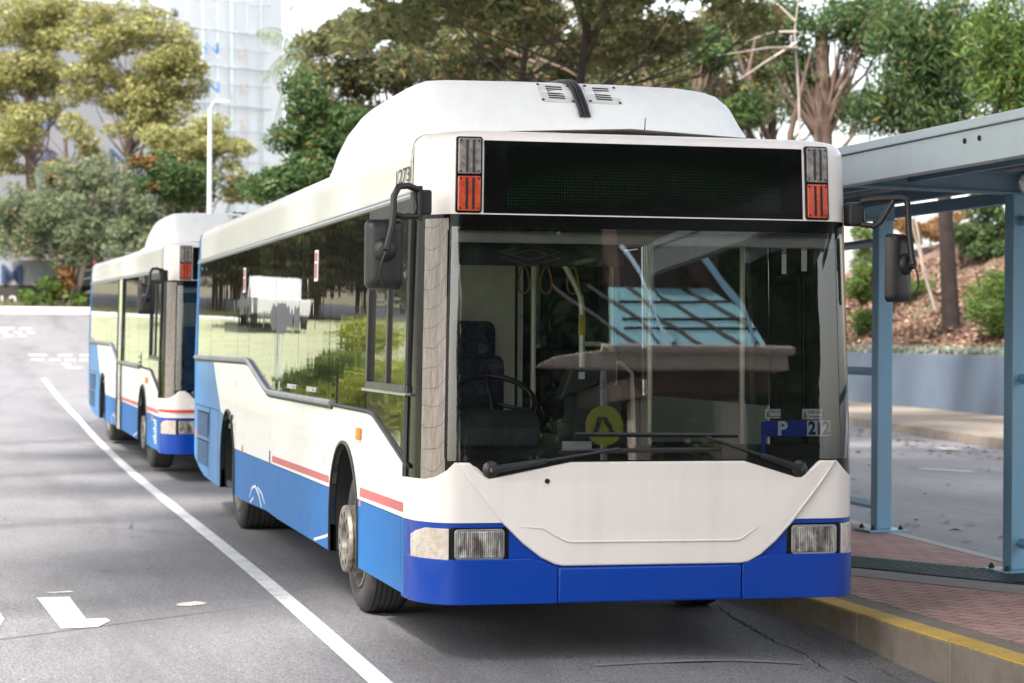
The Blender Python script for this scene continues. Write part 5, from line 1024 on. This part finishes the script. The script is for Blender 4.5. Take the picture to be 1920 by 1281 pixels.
for px, py in ((455, 100), (458, 168), (458, 235)): ltext('X', px, py, ft(px)-.3, .7, M['wrap_tan'], bd, binv, 1, 'banner_letter')
# street lamp
lb = at(393, 388, 62); zb = gz(lb.x, lb.y); lp = empty('street_lamp', Vector((lb.x, lb.y, zb)), 'slim grey street lamp rising above the second bus', 'street lamp'); linv = Matrix.Translation(-lp.location); zt_ = at(393, 205, 62).z
mb = MB(); mb.tube([(lb.x, lb.y, zb), (lb.x, lb.y, zt_)], [.085, .055], 8); addp(mb, 'pole', simple('galvanised_post', (.55, .58, .60, 1), .5), lp, linv)
mb = MB(); mb.tube([(lb.x, lb.y, zt_), (lb.x+.05, lb.y, zt_+.15), (lb.x+.35, lb.y, zt_+.22)], .03, 6); mb.box(lb.x+.1, lb.x+.55, lb.y-.09, lb.y+.09, zt_+.18, zt_+.25); addp(mb, 'lamp_head', M['tube'], lp, linv, bevel=.02)

# ------------------------------------------------------------------ what the glass reflects: the roadside left of the frame and the stop behind the camera, plus unseen shade trees
def verge_z(x, y): return gz(0, y)+.12+min(.5, .04*(-4.6-x))
mb = MB(); VX = [-4.7, -4.75, -6, -8, -11, -16, -30, -60]; VY = [-31+2*i for i in range(51)]
M['verge'] = simple('dry_grass_verge', (.30, .32, .19, 1), .95, var=.35, scale=2.5); 
mb.grid([[(x-.0*y, y, gz(0, y)-.05 if x == -4.7 else verge_z(x, y)) for x in VX] for y in VY]); tag(mb.build('grass_verge', M['verge'], smooth=60), kind='structure')
mb = MB(); mb.grid([[(-4.52, y, gz(0, y)-.1), (-4.54, y, gz(0, y)+.13), (-4.74, y, gz(0, y)+.14), (-4.74, y, gz(0, y)-.1)] for y in VY]); tag(mb.build('verge_kerb', M['concrete'], smooth=0), kind='structure')
for i, (x, y, s_, m) in enumerate([(-5.3, 24.5, 1.25, 'leaf_tussock'), (-5.5, 29.5, .9, 'leaf_bright'), (-5.3, 21, 1.0, 'leaf_tussock'), (-6.2, 34, .8, 'leaf_bright')]):
    tree('tussock_bush', ['yellow green tussock bush on the verge, reflected in the bus windows'][0]+['', ', second from the camera', ', nearest the camera', ', farthest'][i], 0, 60, [(0, s_*.8, s_*.7, s_*.7, s_*.7)], m, 2500, .5, .03, -.6, .03, 'pale_bark', 'verge bushes', 'bush', clumps=10, cr=(.3, .5), loc=(x, y, verge_z(x, y)-.05), twigs=False)
for i, (x, y, h) in enumerate([(-14, 74, 11), (-18, 68, 12), (-8.5, 76, 8), (-20, 78, 13), (-24, 64, 12), (-10, 82, 12), (-12, 73, 7), (-16, 72, 8), (-10, 74, 6)]):
    tree('roadside_tree', 'dark roadside tree beyond the verge left of the road, %s' % ['by the parked truck', 'behind the truck', 'nearest the hoarding', 'tallest of them', 'set well back', 'next to the road end', 'third smallest of them', 'second smallest of them', 'smallest of them'][i], 0, 60, [(0, h*.55, h*.33, h*.42, h*.33)], 'leaf_olive', 7500, .42, .17, .4, .25, 'bark', 'roadside trees left of the frame', clumps=60, cr=(.8, 1.5), loc=(x, y, gz(0, y)))
for i, (x, y, h) in enumerate([(-8.5, -13, 11), (-8, -6.5, 12), (-8.5, 0, 11.5), (-8, 6.5, 12), (-8.5, 13.5, 12.5), (-8.2, 20.5, 13.5)]):  # unseen crowns, stretched out over the road to shade buses and back road
    tree('shade_tree', 'tall spreading tree on the verge shading the buses, %s' % ['behind the camera', 'level with the near road arrow', 'beside the first bus front', 'beside the first bus rear', 'beside the second bus', 'farthest along the verge'][i], 0, 60, [(3.0, h, 4.4, 1.8, 4.2), (6.8, h+.6, 2.6, 1.3, 3.6)]+([(10.5, h+1, 3.4, 1.3, 3.8)] if i > 1 else []), 'leaf_shade', 4600 if i < 2 else 6000, .62, .30, .1, .13, 'bark', 'shade trees along the verge', clumps=60, cr=(.9, 1.5), loc=(x, y, gz(0, y)))
for i, (x, y, h) in enumerate([(6.1, 26, 10.5), (7.4, 36, 11)]):
    tree('island_tree', 'dark stemmed tree rising behind the first bus roof pod, %s' % ['beside the second bus', 'beyond the second bus'][i], 0, 60, [(-1.0, h-2.2, 3.0, 1.5, 2.4), (.5, h, 4.0, 1.6, 4.2), (3.6, h-1.6, 2.6, 1.6, 3.4), (5.0, h+.6, 4.0, 1.5, 4.2)], 'leaf_olive', 26000, .24, .09, .35, .105, 'dark_bark', 'island trees', clumps=120, cr=(.35, .8), loc=(x, y, gz(x, y)-.05))
for i, (x, y, h) in enumerate([(-5, -37, 13), (1.5, -36, 12.5), (7, -38, 14), (12.5, -37, 13), (18, -38, 14), (-1.5, -43, 9), (6.5, -36, 8), (16, -37, 8.5), (10.2, -35, 8.5), (3.8, -36, 8)]):
    tree('canopy_tree', 'dense high crowned tree behind the raised station, %s' % ['farthest left', 'left of the raking strut', 'tallest left of the middle', 'in the middle', 'farthest right', 'lowest crowned', 'beside the left end of the deck', 'beside the right end of the deck', 'straight behind the glazed front', 'low crowned one left of the deck'][i], 0, 60, [(0, h*.72 if i < 5 else 5.2, 4.2 if i < 6 else 2.6, h*.25 if i < 5 else 3, 2.6)], 'leaf_dark', 9000, .6, .28, .3, .25, 'dark_bark', 'high crowned trees behind the station', clumps=70, cr=(.9, 1.5), loc=(x, y, 0))
# white utility truck parked on the verge edge
tk = empty('parked_truck', Vector((-9.2, 65, gz(0, 65)+.30)), 'white utility truck parked by the verge, mirrored in the bus windows', 'truck')
M['truck'] = simple('truck_white', (.50, .50, .50, 1), .3, coat=.4); 
mb = MB(); mb.prism([(-2.5, .45), (2.5, .45), (2.5, .95), (2.3, 1.02), (1.25, 1.05), (.75, 1.72), (-.75, 1.75), (-.9, 1.05), (-2.5, 1.0)], lambda a, b: (-.92, a, b), lambda a, b: (.92, a, b)); mb.build('truck_body', M['truck'], tk, smooth=0, bevel=.05)
mb = MB(); mb.box(-.935, -.925, -.6, .7, 1.1, 1.6); mb.box(.925, .935, -.6, .7, 1.1, 1.6); mb.build('truck_window', M['gloss_black'], tk, smooth=0)
for sx in (-.85, .85):
    for sy in (-1.55, 1.55):
        mb = MB(); mb.lathe([(-.12, .2), (-.12, .36), (.12, .36), (.12, .2), (.10, 0)], Matrix.Translation((sx, sy, .36)), 20); mb.build('truck_wheel', M['rubber'], tk)
sg_ = empty('round_sign', Vector((-5.1, 33, verge_z(-5.1, 33))), 'white disc sign on a post at the verge kerb', 'road sign')
mb = MB(); mb.tube([(0, 0, 0), (0, 0, 2.1)], .035, 8); mb.build('sign_post', M['tube'], sg_); mb = MB(); mb.lathe([(0, .3), (.01, .3), (.012, 0)], frame((0, -.04, 1.85), (0, -1, 0), (1, 0, 0)), 24); mb.build('sign_disc', M['wrap_grey'], sg_)
# behind the camera: pedestrian crossing sign, station building, dark trees
ps = empty('crossing_sign', Vector((1.50, -6.2, -.06)), 'yellow disc pedestrian crossing sign with black striding legs', 'road sign')
M['sign_yellow'] = simple('sign_yellow', (.72, .80, .03, 1), .5); 
mb = MB(); mb.tube([(0, 0, 0), (0, 0, 2.0)], .03, 8); mb.build('sign_post', M['tube'], ps)
mb = MB(); mb.lathe([(0, .165), (.008, .165), (.009, 0)], frame((0, .03, 1.55), (0, 1, 0), (-1, 0, 0)), 36); sd_ = mb.build('sign_disc', M['sign_yellow'], ps)
mb = MB()
for q in ([(-.02, .12), (.06, .12), (-.10, -.12), (-.20, -.14), (-.20, -.10), (-.14, -.09)], [(.03, .12), (.10, .12), (.17, -.08), (.23, -.09), (.23, -.13), (.12, -.13)]): mb.prism(q, lambda a, b: (-a*.6, .0395, 1.55+b*.6), lambda a, b: (-a*.6, .0415, 1.55+b*.6))
mb.build('leg_symbol', M['ink_black'], sd_, smooth=0)
st_ = empty('station_building', Vector((10.2, -27, -.42)), 'raised station building on columns with pale blue glazed front, facing the buses', 'building')
M['brick_wall'] = simple('dark_brick_wall', (.12, .07, .055, 1), .85, var=.2); M['beam_grey'] = simple('concrete_beam', (.62, .52, .44, 1), .7); M['sky_glass'] = glass('station_glass', (.10, .22, .26, 1), 1.6)
mb = MB(); mb.box(-1.6, 1.6, -6, 0, 3.36, 3.74); mb.build('deck_edge', M['brick_wall'], st_, smooth=0)
mb = MB(); mb.box(-1.0, 1.6, -6, -4.9, 3.75, 7.6); mb.build('upper_wall', M['brick_wall'], st_, smooth=0)
for x in (-1.1, 1.1): mb = MB(); mb.box(x-.25, x+.25, -3.2, -2.7, 0, 3.355); mb.build('column', M['beam_grey'], st_, smooth=0, bevel=.02)
mb = MB(); mb.prism([(-4.6, 3.80), (-2.6, 4.15), (1.75, 4.15), (1.75, 3.745), (-2.0, 3.745)], lambda a, b: (a, .5, b), lambda a, b: (a, -.2, b)); mb.tube([(-3.0, .58, 4.10), (1.8, .58, 4.10)], .09, 8); mb.build('edge_beam', M['beam_grey'], st_, smooth=0, bevel=.05)
M['blue_panel'] = simple('turquoise_cladding', (.34, .66, .76, 1), .35)
mb = MB(); mb.prism([(.3, 4.155), (-4.6, 5.75), (-4.8, 5.75), (-4.8, 4.155)], lambda a, b: (-2.6-.28*a, a, b), lambda a, b: (1.45+.05*a, a, b)); mb.build('upper_cladding', M['blue_panel'], st_, smooth=0)
for x in (-2.2, -1.4, -.6, .2, 1.0):
    mb = MB(); mb.tube([(x, .36, 4.17), (x-.35, -4.5, 5.75)], .045, 4); mb.build('mullion', M['board'], st_, smooth=0)
for t in (.25, .4, .7):
    mb = MB(); mb.tube([(-2.4+1.2*t, .36-4.9*t, 4.19+1.6*t), (1.4, .36-4.9*t, 4.19+1.6*t)], .03, 4); mb.build('glazing_rail', M['board'], st_, smooth=0)
mb = MB(); mb.tube([(.6, .7, 4.2), (-.7, -1.6, 7.0)], .075, 4); mb.build('raking_strut', M['skin_post'], st_, smooth=0); mb = MB(); mb.tube([(-1.3, .7, 4.2), (-1.9, -1.6, 6.2)], .05, 4); mb.build('raking_strut', M['skin_post'], st_, smooth=0)
for i, (x, y, h) in enumerate([(-1, -42, 12), (2.5, -46, 13), (14, -72, 4.4), (18.5, -71, 5.2), (23, -73, 4.6), (-8, -40, 12), (27.5, -71, 5.4), (10, -72, 4.8), (32, -72, 4.5)]):
    tree('backdrop_tree', 'dark tree behind the station building, %s' % ['left of its end wall', 'tallest of them', 'low and seen under the deck', 'lowest of them', 'seen beside the middle column', 'farthest left', 'farthest right but one', 'low and nearest the deck end', 'farthest right'][i], 0, 60, [(0, h*.55, h*.35, h*.43, h*.35)], 'leaf_dark', 5500, .6, .25, .4, .3, 'bark', 'trees behind the station building', clumps=60, cr=(1.0, 1.8), loc=(x, y, 0))
